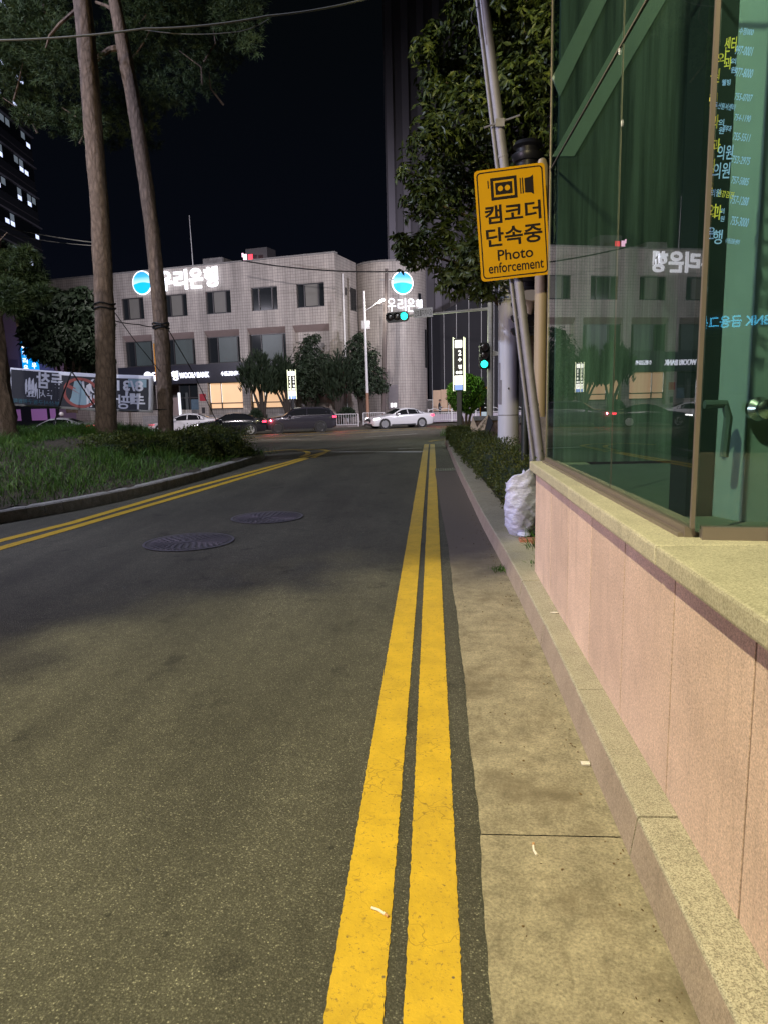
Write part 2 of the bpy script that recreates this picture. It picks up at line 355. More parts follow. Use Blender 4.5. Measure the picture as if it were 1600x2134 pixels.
def blades(P, D, L, Wd, bend=.35):   # bent grass blades / needles
    n = len(P); D = unit(D); S = unit(np.cross(D, RNG.normal(size=(n, 3)))); L = np.broadcast_to(L, (n,))[:, None]; Wd = np.broadcast_to(Wd, (n,))[:, None]
    side = RNG.normal(size=(n, 3)); side[:, 2] = -abs(side[:, 2])*.5
    tip = P+D*L+side*L*bend*.5; mid = P+D*L*.55
    V = np.stack([P-S*Wd/2, P+S*Wd/2, mid+S*Wd*.38, mid-S*Wd*.38, tip], 1).reshape(-1, 3); i = np.arange(n)[:, None]*5
    return V, np.concatenate([i+np.array([[0, 1, 2]]), i+np.array([[0, 2, 3]]), i+np.array([[3, 2, 4]])])
def gz(y):
    t = min(1., max(0., (y-18)/26)); return -.65*t*t*(3-2*t)
# ================================================================== SETTING: ground, road, kerbs
def gnd(px, py, off=0.):
    lo, hi = .5, 140.
    for _ in range(60):
        m = (lo+hi)/2; p = at(px, py, m)
        if p.z > gz(m)+off: lo = m
        else: hi = m
    return at(px, py, lo)
ys = [-14, -6, 0, 6, 12, 18]+[18+1.3*k for k in range(1, 21)]+[50, 60, 80, 110, 160]
b = MB(); xs = [-110, -30, 0, 30, 110]
for y in ys:
    for x in xs: b.v.append((x, y, gz(y)))
for j in range(len(ys)-1):
    for i in range(4): o = j*5+i; b.f.append((o, o+1, o+6, o+5)); b.mi.append(0)
struct(b.build('road', 'asphalt', smooth=True))
b = MB().box(-600, 600, -400, 900, -1.6, -1.3); struct(b.build('ground', 'soil'))

def resample(pts, step):
    out = [Vector(pts[0])]
    for a, c in zip(pts[:-1], pts[1:]):
        a, c = Vector(a), Vector(c); n = max(1, int((c-a).length/step))
        out += [a+(c-a)*k/n for k in range(1, n+1)]
    return out
def smoothline(pts, it=3):
    pts = [Vector(p) for p in pts]
    for _ in range(it):
        q = [pts[0]]
        for a, c in zip(pts[:-1], pts[1:]): q += [a*.75+c*.25, a*.25+c*.75]
        q.append(pts[-1]); pts = q
    return pts
def ribbon(b, pts, w, off=.004, jit=.0, step=.25):
    pts = resample([Vector((p[0], p[1])) for p in pts], step); o = len(b.v)
    for i, p in enumerate(pts):
        t = (pts[min(i+1, len(pts)-1)]-pts[max(0, i-1)]).normalized(); n = Vector((-t.y, t.x))
        for s in (-1, 1):
            q = p+n*s*(w/2+random.uniform(-jit, jit)); b.v.append((q.x, q.y, gz(q.y)+off))
    for i in range(len(pts)-1): b.f.append((o+2*i+1, o+2*i, o+2*i+2, o+2*i+3)); b.mi.append(0)
b = MB()
for xc in (-.218, -.016):
    ribbon(b, [(xc, -3), (xc, 7)], .151, jit=.0022, step=.014); ribbon(b, [(xc, 7), (xc, 24.3)], .151, jit=.002, step=.1)
struct(b.build('yellow_line', 'yellow_paint'))
b = MB()
outer = [(-5.9, -3), (-5.45, 5)]+[gnd(*q).xy for q in ((0, 1127.5), (150, 1090), (400, 1017), (600, 963.5), (660, 947), (687, 939.5))]
inner = [(-5.4, -3), (-4.98, 5)]+[gnd(*q).xy for q in ((0, 1143.5), (150, 1100.5), (400, 1027.5), (600, 968.), (640, 955.5))]
ribbon(b, outer, .15, .004, .002, .05); ribbon(b, inner, .15, .0045, .002, .05)
ribbon(b, [gnd(*q).xy for q in ((653, 954), (666, 948.5), (679, 943))], .15, .0085, .002, .05)
ribbon(b, smoothline([gnd(*q).xy for q in ((686, 940), (668, 937.2), (625, 937.), (590, 938.5), (545, 943), (470, 951))]), .15, .0095, .002, .05)
ribbon(b, smoothline([gnd(*q).xy for q in ((628, 953), (645, 946.5), (640, 941), (618, 939.8))]), .15, .0115, .002, .05)
ribbon(b, smoothline([gnd(*q).xy for q in ((893, 920.5), (905, 918.5), (926, 917))]), .15, .0095, .002, .05)
ribbon(b, [gnd(*q).xy for q in ((420, 917), (740, 902.5), (960, 890.5))], .16, .005, 0, .5)
ribbon(b, [gnd(*q).xy for q in ((480, 909.), (740, 898.), (960, 888.))], .16, .005, 0, .5)
struct(b.build('yellow_line', 'yellow_paint'))
b = MB()
ribbon(b, [gnd(689, 942).xy, gnd(879, 942).xy], .36, .007, .004, .1)
ribbon(b, [gnd(828, 936).xy, gnd(878, 934).xy], .2, .006)
ribbon(b, [gnd(762, 911).xy, gnd(868, 904).xy], .18, .006)
ribbon(b, [gnd(545, 917).xy, gnd(655, 914.5).xy], .18, .006)
struct(b.build('white_line', 'white_paint'))

# right gutter slabs, kerb stones
def lerpt(tab, y):
    for (a, va), (c, vc) in zip(tab[:-1], tab[1:]):
        if y <= c: return va+(vc-va)*max(0, (y-a))/(c-a)
    return tab[-1][1]
KL = [(-4, .62), (1.5, .635), (4.6, .645), (6.1, .62), (8.3, .56), (14.2, .47), (24.7, .40)]
KI = [(-4, .90), (5, .93), (9, .90), (14, .76), (24.7, .64)]
GL = [(-4, .10), (1.5, .13), (2.3, .155), (6.9, .15), (9, .11), (14.8, .03), (25, -.0)]
joints = [-4, 2.285, 6.32, 9.3, 12.2, 14.45]; b = MB()
for a, c in zip(joints[:-1], joints[1:]):
    b.k = 0
    n = max(2, int((c-a)/.05)); o = len(b.v)
    for i in range(n+1):
        y = a+.003+(c-a-.006)*i/n; wob = .004*sin(y*1.7+.6)+.003*sin(y*5.3+1)+random.uniform(-.003, .003)
        if y > 7: wob *= .4
        for x in (lerpt(GL, y)+wob, lerpt(GL, y)*.5+lerpt(KL, y)*.5, lerpt(KL, y)+.01): b.v.append((x, y, .008))
    for i in range(n):
        for k in (0, 1): q = o+i*3+k; b.f.append((q, q+1, q+4, q+3)); b.mi.append(b.k)
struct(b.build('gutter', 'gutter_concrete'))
b = MB(); ky = [-4, -2.9, -1.9, -.9, .12, 1.15, 2.18, 3.2, 4.2, 5.2, 6.2, 7.2]+[8.2+k for k in range(17)]
for a, c in zip(ky[:-1], ky[1:]):
    a2, c2 = a+.003, c-.003; dz = random.uniform(-.003, .003); dx = random.uniform(-.0015, .0015)
    vs = []
    for y in (a2, c2):
        l, r = lerpt(KL, y)+dx, lerpt(KI, y); z = .155+dz+gz(y)
        vs += [(l, y, -.05+gz(y)), (l+.030, y, z-.010), (l+.033, y, z-.003), (l+.040, y, z), (r, y, z), (r, y, -.05+gz(y))]
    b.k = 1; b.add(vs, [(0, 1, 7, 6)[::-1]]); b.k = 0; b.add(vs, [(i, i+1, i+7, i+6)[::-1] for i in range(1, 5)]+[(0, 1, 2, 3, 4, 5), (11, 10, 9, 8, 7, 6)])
kp = smoothline([(.40, 24.6, 0), (.5, 26.3, 0), (1.6, 28.6, 0), (5, 31.2, 0), (14, 35, 0), (40, 42, 0)])
def kerb_path(b, pts, h=.155, w=.2, stone=1.):
    pts = resample(pts, stone)
    for a, c in zip(pts[:-1], pts[1:]):
        t = Vector((c.x-a.x, c.y-a.y, 0)); L = t.length; t.normalize(); n = Vector((t.y, -t.x, 0))   # n points inside (to the right)
        vs = []
        for p in (a+t*.004, c-t*.004):
            g = gz(p.y)
            for d, z in ((0, -.05), (.02, h-.02), (.045, h), (w, h), (w, -.05)): q = p+n*d; vs.append((q.x, q.y, g+z+random.uniform(-.001, .001)))
        b.add(vs, [(i, i+1, i+6, i+5) for i in range(4)]+[(0, 4, 3, 2, 1), (5, 6, 7, 8, 9)])
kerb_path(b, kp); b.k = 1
struct(b.build('kerb', ['kerb_granite', 'kerb_side_shaded']))
b = MB(); sl = [(lerpt(KI, y)-.02, y) for y in (5.2, 9, 14, 24.6)]+[(p.x+.12, p.y-.12) for p in kp[2:]]+[(40, 5.2)]
b.prism(sl, -.7, .135); struct(b.build('planter_soil', 'soil'))

# left island
IK = [(-12.6, -5), (-7.6, 5)]+[tuple(gnd(*q).xy) for q in ((0, 1092), (150, 1066), (300, 1034), (440, 995), (520, 969))]+[tuple(gnd(553, 958).xy), (-4.75, 19.6), (-6.5, 21.), (-12, 23.), (-40, 27)]
ik = smoothline([(x, y, 0) for x, y in IK], 2)
b = MB()
for a in [ik[::-1]]: kerb_path(b, a, .17, .2, .95)
struct(b.build('kerb', 'kerb_concrete'))
ip = np.array([(p.x, p.y) for p in ik]+[(-40, -5)])
def inside(P):
    x, y = P[:, 0], P[:, 1]; r = np.zeros(len(P), bool)
    for (x0, y0), (x1, y1) in zip(ip, np.roll(ip, -1, 0)):
        c = ((y0 > y) != (y1 > y)) & (x < (x1-x0)*(y-y0)/(y1-y0+1e-12)+x0); r ^= c
    return r
def kdist(P):
    d = np.full(len(P), 1e9)
    for a, c in zip(ip[:-2], ip[1:-1]):
        v = c-a; t = np.clip(((P-a)@v)/(v@v), 0, 1); d = np.minimum(d, np.linalg.norm(P-(a+t[:, None]*v), axis=1))
    return d
def islz(P):
    d = kdist(P); t = np.clip(d/3.4, 0, 1); g = np.array([gz(v) for v in P[:, 1]])
    return g*.6+.15+.72*t*t*(3-2*t)+.03*np.sin(P[:, 0]*3+P[:, 1]*2.1)
gx, gy = np.meshgrid(np.arange(-22, -3.6, .16), np.arange(-4, 23, .16)); P = np.stack([gx.ravel(), gy.ravel()], 1)
z = islz(P); nx = gx.shape[1]; ok = inside(P) & (kdist(P) > .05)
idx = np.arange(len(P)).reshape(gx.shape); q = np.stack([idx[:-1, :-1], idx[:-1, 1:], idx[1:, 1:], idx[1:, :-1]], -1).reshape(-1, 4)
q = q[ok[q].all(1)]; used = np.unique(q); mp = -np.ones(len(P), int); mp[used] = np.arange(len(used))
struct(npmesh('island_soil', np.c_[P[used], z[used]], mp[q], 'soil'))

# far sidewalk in front of the bank
b = MB(); sw = [(-70, 41), (-30, 46.5), (-14, 50.2), (-6, 53.2), (-.5, 56.6), (8, 63), (30, 82), (30, 130), (-70, 130)]
b.prism(sw, -.9, -.50); struct(b.build('pavement', 'paving'))

# ================================================================== GRASS
def scatter_island(n, cond):
    out = []
    while sum(map(len, out)) < n:
        p = np.stack([RNG.uniform(-14, -4, 40000), RNG.uniform(7, 20, 40000)], 1); out.append(p[inside(p) & (kdist(p) > .2) & cond(p)])
    p = np.concatenate(out)[:n]; return np.c_[p, islz(p)-.01]
HA, HB = np.array([-7.25, 13.55]), np.array([-5.0, 17.55])
def hd(p):
    v = HB-HA; t = np.clip(((p-HA)@v)/(v@v), 0, 1); return np.linalg.norm(p-(HA+t[:, None]*v), axis=1)
P = scatter_island(52000, lambda p: (hd(p) > .5) & (RNG.random(len(p)) < np.clip(1.5-kdist(p)*.05, .3, 1)))
D = np.c_[RNG.normal(0, .38, (len(P), 2)), np.ones(len(P))]; L = RNG.uniform(.09, .30, len(P))*(.55+.6*np.sin(P[:, 0]*1.9)*np.sin(P[:, 1]*1.6)**2+.35)
L *= np.clip(kdist(P[:, :2])/.8, .35, 1.1)
V, Fc = blades(P, D, L, RNG.uniform(.006, .014, len(P)), .7)
tag(npmesh('grass', V, Fc, 'grass_blade'), 'long unmown green grass growing over the mound of the left island', 'grass', kind='stuff')

def hedge(label, path, h0, h1, hw, zb, n, lm='hedge_leaf', size=.034):
    t = thing('hedge', label, 'hedge', (path[0][0], path[0][1], zb)); o = Vector((path[0][0], path[0][1], zb))
    pts = [Vector((p[0], p[1])) for p in resample([(x, y, 0) for x, y in path], .2)]; m = len(pts); b = MB(); rows = []
    for i, p in enumerate(pts):
        d = (pts[min(i+1, m-1)]-pts[max(0, i-1)]).normalized(); nn = Vector((d.y, -d.x)); u = i/(m-1); h = h0+(h1-h0)*u; w = hw*(.82+.1*sin(i*1.7))
        e = .55 if i in (0, m-1) else 1.
        rows.append((p, nn, h))
        for a, zz in ((-1, -.05), (-1, .6), (-.8, .86), (.8, .86), (1, .6), (1, -.05)): q = p+nn*a*w*e*.86; b.v.append((q.x-o.x, q.y-o.y, zz*h*.96*(e*.1+.9)))
    for i in range(m-1):
        for k in range(5): q = i*6+k; b.f.append((q, q+1, q+7, q+6)); b.mi.append(0)
    b.f += [tuple(range(6)), tuple(range(6*m-6, 6*m))[::-1]]; b.mi += [0, 0]
    b.build('branches', 'dark_leaf', t)
    k = RNG.uniform(0, m-1.001, n); i = k.astype(int); f = k-i
    A = np.array([[p.x, p.y] for p, _, _ in rows]); N = np.array([[q.x, q.y] for _, q, _ in rows]); Hh = np.array([h for _, _, h in rows])
    c = A[i]*(1-f[:, None])+A[i+1]*f[:, None]; hh = Hh[i]
    side = RNG.random(n); a = np.where(side < .34, -1, np.where(side < .68, 1, RNG.uniform(-1, 1, n))); zz = np.where(side < .68, RNG.uniform(0, 1, n), 1.)
    bump = .9+.13*np.sin(k*1.3+zz*4)+.10*np.sin(k*.47+a*2)+RNG.normal(0, .05, n)
    end = RNG.random(n) < .05; ei = np.where(RNG.random(n) < .5, 0, m-1); c[end] = A[ei[end]]; a[end] = RNG.uniform(-1, 1, end.sum()); zz[end] = RNG.uniform(0, 1, end.sum())
    Pp = np.c_[c+N[i]*(a*hw*bump*np.where(zz > .85, .93, 1))[:, None], zz*hh*bump]; out = np.c_[N[i]*a[:, None]*1.2, (zz > .9)*1.2+.35]+RNG.normal(0, .8, (n, 3))
    V, Fc = leaves(Pp-np.array([o.x, o.y, 0]), out, RNG.uniform(.7, 1.4, n)*size, RNG.uniform(.4, .7, n)*size)
    npmesh('foliage', V, Fc, lm, t); return t
hedge('clipped dark hedge along the grassy left island in front of the pine trunks', [tuple(HA), (-6.1, 15.6), tuple(HB)], .62, .74, .68, .17, 26000, size=.045)
hedge('low dark green hedge behind the right kerb beside the white rubbish bag', [(1.36, 7.45), (1.27, 10), (1.08, 14), (.94, 19), (.86, 24.3)], .62, .36, .40, .14, 30000, size=.036)

# ================================================================== RIGHT: granite wall, glass house
t = thing('granite_wall', 'pink granite panel wall with a pale stone coping beside the gutter', 'wall', (.8, -1.3, .15))
jy = [-1.3, -.7, -.1, .52, 1.12, 1.72, 2.31, 2.92, 3.54, 4.14, 4.76, 5.49]
for a, c in zip(jy[:-1], jy[1:]):
    MB().box(0, .16, a+.005+1.3, c-.005+1.3, 0, .815, bev=.0012).build('panel', 'pink_granite', t)
MB().box(.004, .15, 0, 6.78, 0, .81).build('wall_core', mat('joint_seal', (.085, .045, .038), .9), t)
MB().box(.02, 1.7, 6.62, 6.775, 0, .812).build('end_panel', 'pink_granite', t)
for a, c in ((-1.3, .9), (.9, 2.385), (2.385, 3.93), (3.93, 5.53)):
    MB().box(-.046, .36 if c > 2.39 else 1.9, a+.0025+1.3, c-.0025+1.3, .815, .887, bev=.011).build('coping', 'cap_granite', t)

# grit and dry leaf fragments along the foot of the kerb
k = 340; y = RNG.uniform(1.2, 9., k); x = np.array([lerpt(KL, v) for v in y])-.008-np.abs(RNG.normal(0, .05, k)); far_ = RNG.random(k) < .3; x[far_] = RNG.uniform(.2, .6, far_.sum())
P = np.c_[x, y, np.full(k, .010)]; D = np.c_[RNG.normal(size=(k, 2)), RNG.uniform(0, .35, k)]; sz = RNG.uniform(.004, .015, k); V, Fc = leaves(P, D, sz, sz*.6)
tag(npmesh('gutter_litter', V, Fc, 'dry_leaf'), 'grit and dry leaf fragments scattered along the foot of the kerb', 'litter', kind='stuff')
# ------------------------------------------------------------------ glass enclosure
mat('bronze', (.25, .21, .175), .42, .5, .1); mat('green_steel', (.23, .30, .29), .5, .0, .2, 5.); mat('dark_steel', (.03, .04, .04), .45, .3)
mat('room_wall', (.09, .13, .11), .8); mat('room_floor', (.13, .16, .13), .6); mat('chrome', (.6, .6, .58), .25, 1.); mat('black_rubber', (.012, .012, .013), .6)
mat('galvanised', (.34, .345, .37), .58, .35, .22, 14.); mat('beige_paint', (.46, .38, .25), .5, 0, .08); mat('black_plastic', (.014, .015, .018), .38)
G0, G1 = Vector((.915, 2.5, 1.037)), Vector((.872, 5.44, 1.037)); GR = Vector((3.1, 2.18, 1.037)); GB = Vector((3.1, 5.5, 1.037))
t = thing('glass_enclosure', 'green glass shelter with bronze corner bar standing on the pink granite wall', 'glass shelter', G0)
Mw = Matrix.Translation(-G0)
def wallbox(b, a, c, z0, z1, th, u0=0., u1=1., inset=0.):
    a, c = Vector(a), Vector(c); d = c-a; L = hypot(d.x, d.y); M = Mw @ frame((a.x, a.y, 0), (d.x/L, d.y/L, 0), (0, 0, 1))
    return b.box(L*u0+inset, L*u1-inset, z0, z1, -th/2, th/2, M)
uj = .37
for z0, z1 in ((1.072, 3.145), (3.155, 5.7)):
    for u0, u1 in ((0., uj), (uj, 1.)): wallbox(MB(), G0, G1, z0, z1, .010, u0, u1, .004).build('glass_pane', 'green_glass', t)
for z0, z1 in ((1.072, 3.5), (3.51, 5.7)): wallbox(MB(), G0, GR, z0, z1, .010, 0, 1, .012).build('glass_pane', 'green_glass', t)
wallbox(MB(), G1, GB, 1.072, 5.7, .010, 0, 1, .012).build('glass_pane', 'green_glass', t)
b = MB(); wallbox(b, G0, G1, 1.037, 1.075, .035, 0, 1, .02); wallbox(b, G0, G1, 1.037, 1.052, .075, 0, 1, .03); b.build('sill_frame', 'bronze', t)
b = MB(); wallbox(b, G0, GR, 1.037, 1.082, .05, 0, 1, .03); b.build('sill_frame', 'bronze', t)
MB().box(-.007, .007, -.007, .007, .037, 4.7).build('corner_bar', 'bronze', t)
MB().box(-.008, .008, -.008, .008, .037, 4.7, Matrix.Translation(G1-G0)).build('end_bar', 'bronze', t)
b = MB(); pj = G0.lerp(G1, uj)-G0; b.box(pj.x-.003, pj.x+.003, pj.y-.004, pj.y+.004, .04, 4.66); wallbox(b, G0, G1, 3.146, 3.154, .012, 0, 1, .02); b.build('joint_seal', 'bronze', t)
for k in range(5):
    q = G0.lerp(G1, uj-.014+(.028 if k % 2 else 0))-G0; MB().lathe([(.002, -.014), (.004, 0), (.002, .014)], 8, Matrix.Translation((q.x-.008, q.y, 1.75+k*.34))).build('pane_clip', 'galvanised', t)
MB().box(.06, 2.1, .12, 2.6, -.012, -.002, Matrix.Translation((0, 0, .01))).build('floor', 'room_floor', t)
MB().box(2.12, 2.2, -.2, 2.7, 0, 4.7).build('back_wall', 'room_wall', t)
n_ = NT('streaked_panel'); c_ = n_.coord(scale=(1, 1, .04)); n_.base(n_.ramp(n_.noise(c_, 14., 4, .6), [(.35, (.06, .085, .075)), (.65, (.20, .26, .22))])); n_.rough(.4); MATS['streaked_panel'] = n_.m
MB().box(.0, 2.1, 2.86, 2.92, 0, 4.6).build('end_wall', 'streaked_panel', t)
b = MB()
for k in range(11):
    y = .75+.15*k; b.box(1.2, 1.23, y, y+.05, 0, 2.6)
b.box(1.17, 1.26, .6, 2.5, 2.6, 2.68); b.build('slat_screen', 'dark_steel', t)
mat('pale_green', (.40, .50, .42), .5, 0, .1)
for pxs in ((1338, 1392, 1196, 1150), (1236, 1268, 1166, 1150)):
    q_ = [at(pxs[0], -10, 5.34)-G0, at(pxs[1], -10, 5.34)-G0, at(pxs[2], 325 if pxs[0] > 1300 else 200, 5.34)-G0, at(pxs[3], 325 if pxs[0] > 1300 else 160, 5.34)-G0]
    MB().prism([(v.x, v.z) for v in q_], -.02, .0, Matrix(((1, 0, 0, 0), (0, 0, -1, 2.845), (0, 1, 0, 0), (0, 0, 0, 1)))).build('stair_edge', 'pale_green', t)
b = MB(); b.prism([(.245, .62), (.225, .40), (.285, .27), (1.9, .20), (1.9, .62)], .0, 4.66); dr = b.build('door', 'green_steel', t)
b = MB(); b.tube([(.0, 0, 0), (0, -.02, 0), (0, -.045, 0), (0, -.06, 0)], [.045, .045, .022, .022], 16); b.tube([(0, -.06, 0), (0, -.085, 0), (0, -.095, 0)], [.034, .036, .02], 16)
kn = b.build('handle', 'chrome', dr, 40); kn.location = at(1577, 852, 2.73)-G0
b = MB(); q = at(1500, 842, 2.77)-G0; b.tube([q+Vector((-.07, -.03, 0)), q+Vector((.005, -.03, 0)), q+Vector((.02, -.03, -.05)), q+Vector((.012, -.03, -.2))], .017, 8); b.build('hinge_arm', mat('arm_steel', (.10, .13, .125), .45, .2), dr)
b = MB(); b.box(.115, .222, .40, .60, 0, 4.66); b.build('door_jamb', 'dark_steel', t)
# sign reflection built as glowing letters just behind the corner pane
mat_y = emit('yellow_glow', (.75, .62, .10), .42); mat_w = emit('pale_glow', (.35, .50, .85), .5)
tl = thing('directory_reflection', 'yellow and pale blue clinic names and telephone numbers reflected in the green corner glass, made as glowing letters', 'lettering', G0)
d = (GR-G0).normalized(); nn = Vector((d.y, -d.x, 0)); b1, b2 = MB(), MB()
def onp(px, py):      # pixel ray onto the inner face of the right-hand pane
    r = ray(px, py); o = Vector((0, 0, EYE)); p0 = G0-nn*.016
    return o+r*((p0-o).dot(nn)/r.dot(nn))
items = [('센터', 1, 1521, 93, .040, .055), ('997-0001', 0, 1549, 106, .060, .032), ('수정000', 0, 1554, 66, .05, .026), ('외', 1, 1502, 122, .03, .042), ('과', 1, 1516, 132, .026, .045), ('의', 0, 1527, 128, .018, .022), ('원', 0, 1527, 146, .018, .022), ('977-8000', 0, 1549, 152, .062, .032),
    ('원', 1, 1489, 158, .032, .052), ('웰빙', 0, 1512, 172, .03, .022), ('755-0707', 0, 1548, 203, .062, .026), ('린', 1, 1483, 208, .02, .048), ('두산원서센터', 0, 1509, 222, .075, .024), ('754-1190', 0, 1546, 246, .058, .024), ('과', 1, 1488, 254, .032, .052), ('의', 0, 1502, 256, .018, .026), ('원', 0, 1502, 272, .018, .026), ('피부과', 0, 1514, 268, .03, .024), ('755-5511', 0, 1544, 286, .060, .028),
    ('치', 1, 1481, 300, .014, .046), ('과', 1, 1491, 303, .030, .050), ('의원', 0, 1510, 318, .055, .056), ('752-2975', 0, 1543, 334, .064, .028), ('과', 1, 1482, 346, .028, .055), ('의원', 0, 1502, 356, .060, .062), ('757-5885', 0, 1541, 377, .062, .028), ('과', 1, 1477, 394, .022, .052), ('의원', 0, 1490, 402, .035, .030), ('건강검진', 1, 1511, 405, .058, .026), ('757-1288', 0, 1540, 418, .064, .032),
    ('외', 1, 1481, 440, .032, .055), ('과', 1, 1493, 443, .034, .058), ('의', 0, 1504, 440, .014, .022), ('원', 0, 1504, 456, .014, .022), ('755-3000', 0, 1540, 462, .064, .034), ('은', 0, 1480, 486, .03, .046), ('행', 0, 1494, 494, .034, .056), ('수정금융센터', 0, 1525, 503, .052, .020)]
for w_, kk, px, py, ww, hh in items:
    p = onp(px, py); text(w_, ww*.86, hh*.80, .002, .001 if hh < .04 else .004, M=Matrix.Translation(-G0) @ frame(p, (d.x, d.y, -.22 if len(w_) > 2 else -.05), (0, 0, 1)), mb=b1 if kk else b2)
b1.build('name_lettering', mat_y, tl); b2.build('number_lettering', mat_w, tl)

# ------------------------------------------------------------------ the bank
BC = Vector((-7.38, 56., -.65)); BRZ = atan2(-.26375, .9646); BM = Matrix.Translation(BC) @ Matrix.Rotation(BRZ, 4, 'Z')
def bw(s, y, z): return BM @ Vector((-s, y, z))      # facade coordinates: s metres left of the corner, y out of (-) the wall, z above the pavement
mat('dark_frame', (.045, .042, .045), .4); mat('dark_pane', (.02, .024, .028), .08, 0, .1); mat('blind', (.17, .165, .15), .5, 0, .12, 2.); mat('soffit', (.30, .235, .225), .7, 0, .15, 3.)
mat('navy_band', (.022, .022, .035), .35); mat('curtain', (.075, .10, .10), .4, 0, .2, 1.5); mat('white_metal', (.62, .62, .64), .45); mat('red_plate', (.45, .03, .05), .5)
t = thing('bank_building', 'three storey bank with pale square tiles and a round corner tower', 'building', BC, BRZ)
z0 = .65; wall = MB(); D_ = 11.
win3 = [(.97, 3.39), (5.07, 7.46), (9.37, 11.77), (13.6, 15.95), (18., 20.3), (22.2, 24.5)]
bays = [(.64, 3.85), (4.5, 8.0), (8.75, 12.1), (13.1, 16.5), (17.4, 20.5), (21.5, 24.8)]
LEFT = 31.
def wl(s0, s1, za, zb, y0=0., y1=.45): wall.box(-s1, -s0, y0, y1, za, zb)
wl(0, LEFT, 11.22, 13.3); wl(0, LEFT, 8.05, 9.38)
p = 0
for s0, s1 in win3: wl(p, s0, 9.38, 11.22); p = s1
wl(p, LEFT, 9.38, 11.22); p = 0
for s0, s1 in bays: wl(p, s0, 0, 8.05); p = s1
wl(p, LEFT, 0, 8.05)
wl(.64, 3.85, 0, 7.55, .46, .7)
for s0, s1 in bays[1:]: wl(s0, s1, 0, 1.52, .35, .6)
wall.box(-.45, 0, .45, 4.6, 0, 13.3)
wall.box(-LEFT, -.46, D_-.4, D_, 0, 13.3); wall.box(-LEFT, -LEFT+.4, .46, D_-.41, 0, 13.3)
wall.build('wall', 'wall_tile', t)
MB().box(-LEFT+.41, -.47, .47, D_-.42, 12.9, 13.1).build('roof', 'grey_concrete', t)
MB().box(-LEFT-.05, .06, -.07, .5, 13.3, 13.42).build('parapet', 'grey_concrete', t)
for s0, s1 in win3:
    w = MB().box(-s1, -s0, .20, .24, 9.38, 11.22).build('window', 'dark_pane', t)
    b = MB(); f = .07
    b.box(-s1, -s0, .12, .199, 9.38, 9.38+f); b.box(-s1, -s0, .12, .199, 11.22-f, 11.22); b.box(-s1, -s1+f, .12, .199, 9.38+f, 11.22-f); b.box(-s0-f, -s0, .12, .199, 9.38+f, 11.22-f)
    for u in (.27, .77): x = -s1+(s1-s0)*u; b.box(x-.04, x+.04, .12, .199, 9.38+f, 11.22-f)
    b.build('frame', 'dark_frame', w)
    if s0 not in (5.07,): MB().box(-s1+(s1-s0)*.30, -s1+(s1-s0)*.74, .185, .198, 9.5, 11.14).build('blind', 'blind', w)
for k, (s0, s1) in enumerate(bays):
    b = MB(); b.add([(-s1, .0, 8.05), (-s0, .0, 8.05), (-s0, .44, 7.55), (-s1, .44, 7.55), (-s0, .45, 8.05), (-s1, .45, 8.05)], [(0, 1, 2, 3)[::-1], (0, 5, 4, 1)[::-1], (3, 2, 4, 5)[::-1], (1, 4, 2)[::-1], (0, 3, 5)[::-1]]); b.build('soffit', 'soffit', t)
    if not k: continue
    w = MB().box(-s1, -s0, .40, .44, 5.35, 7.55).build('window', 'dark_pane', t); b = MB(); f = .07
    b.box(-s1, -s0, .33, .399, 5.35, 5.35+f); b.box(-s1, -s0, .33, .399, 7.55-f, 7.55)
    for u in (.01, .3, .87): x = -s1+(s1-s0)*u; b.box(x, x+.06, .33, .399, 5.35+f, 7.55-f)
    b.build('frame', 'dark_frame', w); MB().box(-s1+(s1-s0)*.33, -s1+(s1-s0)*.85, .386, .398, 5.45, 7.47).build('curtain', 'curtain', w)
bd = MB().box(-21.2, -4.5, -.10, -.005, 3.75, 5.33).build('sign_band', 'navy_band', t)
for k, (s0, s1) in enumerate(bays[1:3]):
    w = MB().box(-s1, -s0, .36, .40, 1.52, 3.7).build('window', 'lit_blinds', t); b = MB()
    for u in (.0, .33, .95): x = -s1+(s1-s0)*u; b.box(x, x+.07, .26, .358, 1.6, 3.7)
    b.box(-s1, -s0, .26, .358, 1.52, 1.6); b.box(-s1, -s0, .27, .357, 1.98, 2.06); b.build('frame', 'dark_frame', w)
    for u in (.02, .35, .97): x = -s1+(s1-s0)*u; MB().box(x+.012, x+.05, .25, .259, 2.08, 3.66).build('strip_light', emit('strip_white', (1., .9, .82), 1.4), w)
w = MB().box(-15.3, -13.1, .42, .46, 0, 3.7).build('door', 'dark_pane', t); b = MB()
for x in (-15.2, -14.2, -13.2): b.box(x-.04, x+.04, .36, .415, 0, 3.7)
b.box(-15.3, -13.1, .36, .415, 2.5, 2.6); b.build('frame', 'dark_frame', w); MB().box(-14.1, -13.3, .35, .359, 1., 2.4).build('poster', mat('poster_blue', (.10, .16, .22), .4, 0, .5, 4.), w)
MB().box(-16.45, -15.35, .30, .34, .0, 2.6).build('shutter', 'soffit', t)
MB().box(-15.02, -14.86, -.2, -.05, .7, 3.0).build('strip_light', emit('strip_cool', (.9, .92, 1.), 1.0), t)
MB().box(-12.95, -12.35, -.03, -.004, 2.25, 2.85).build('wall_plate', 'red_plate', t); MB().box(-12.8, -12.5, -.03, -.004, 1.2, 1.7).build('wall_plate', 'dark_frame', t)
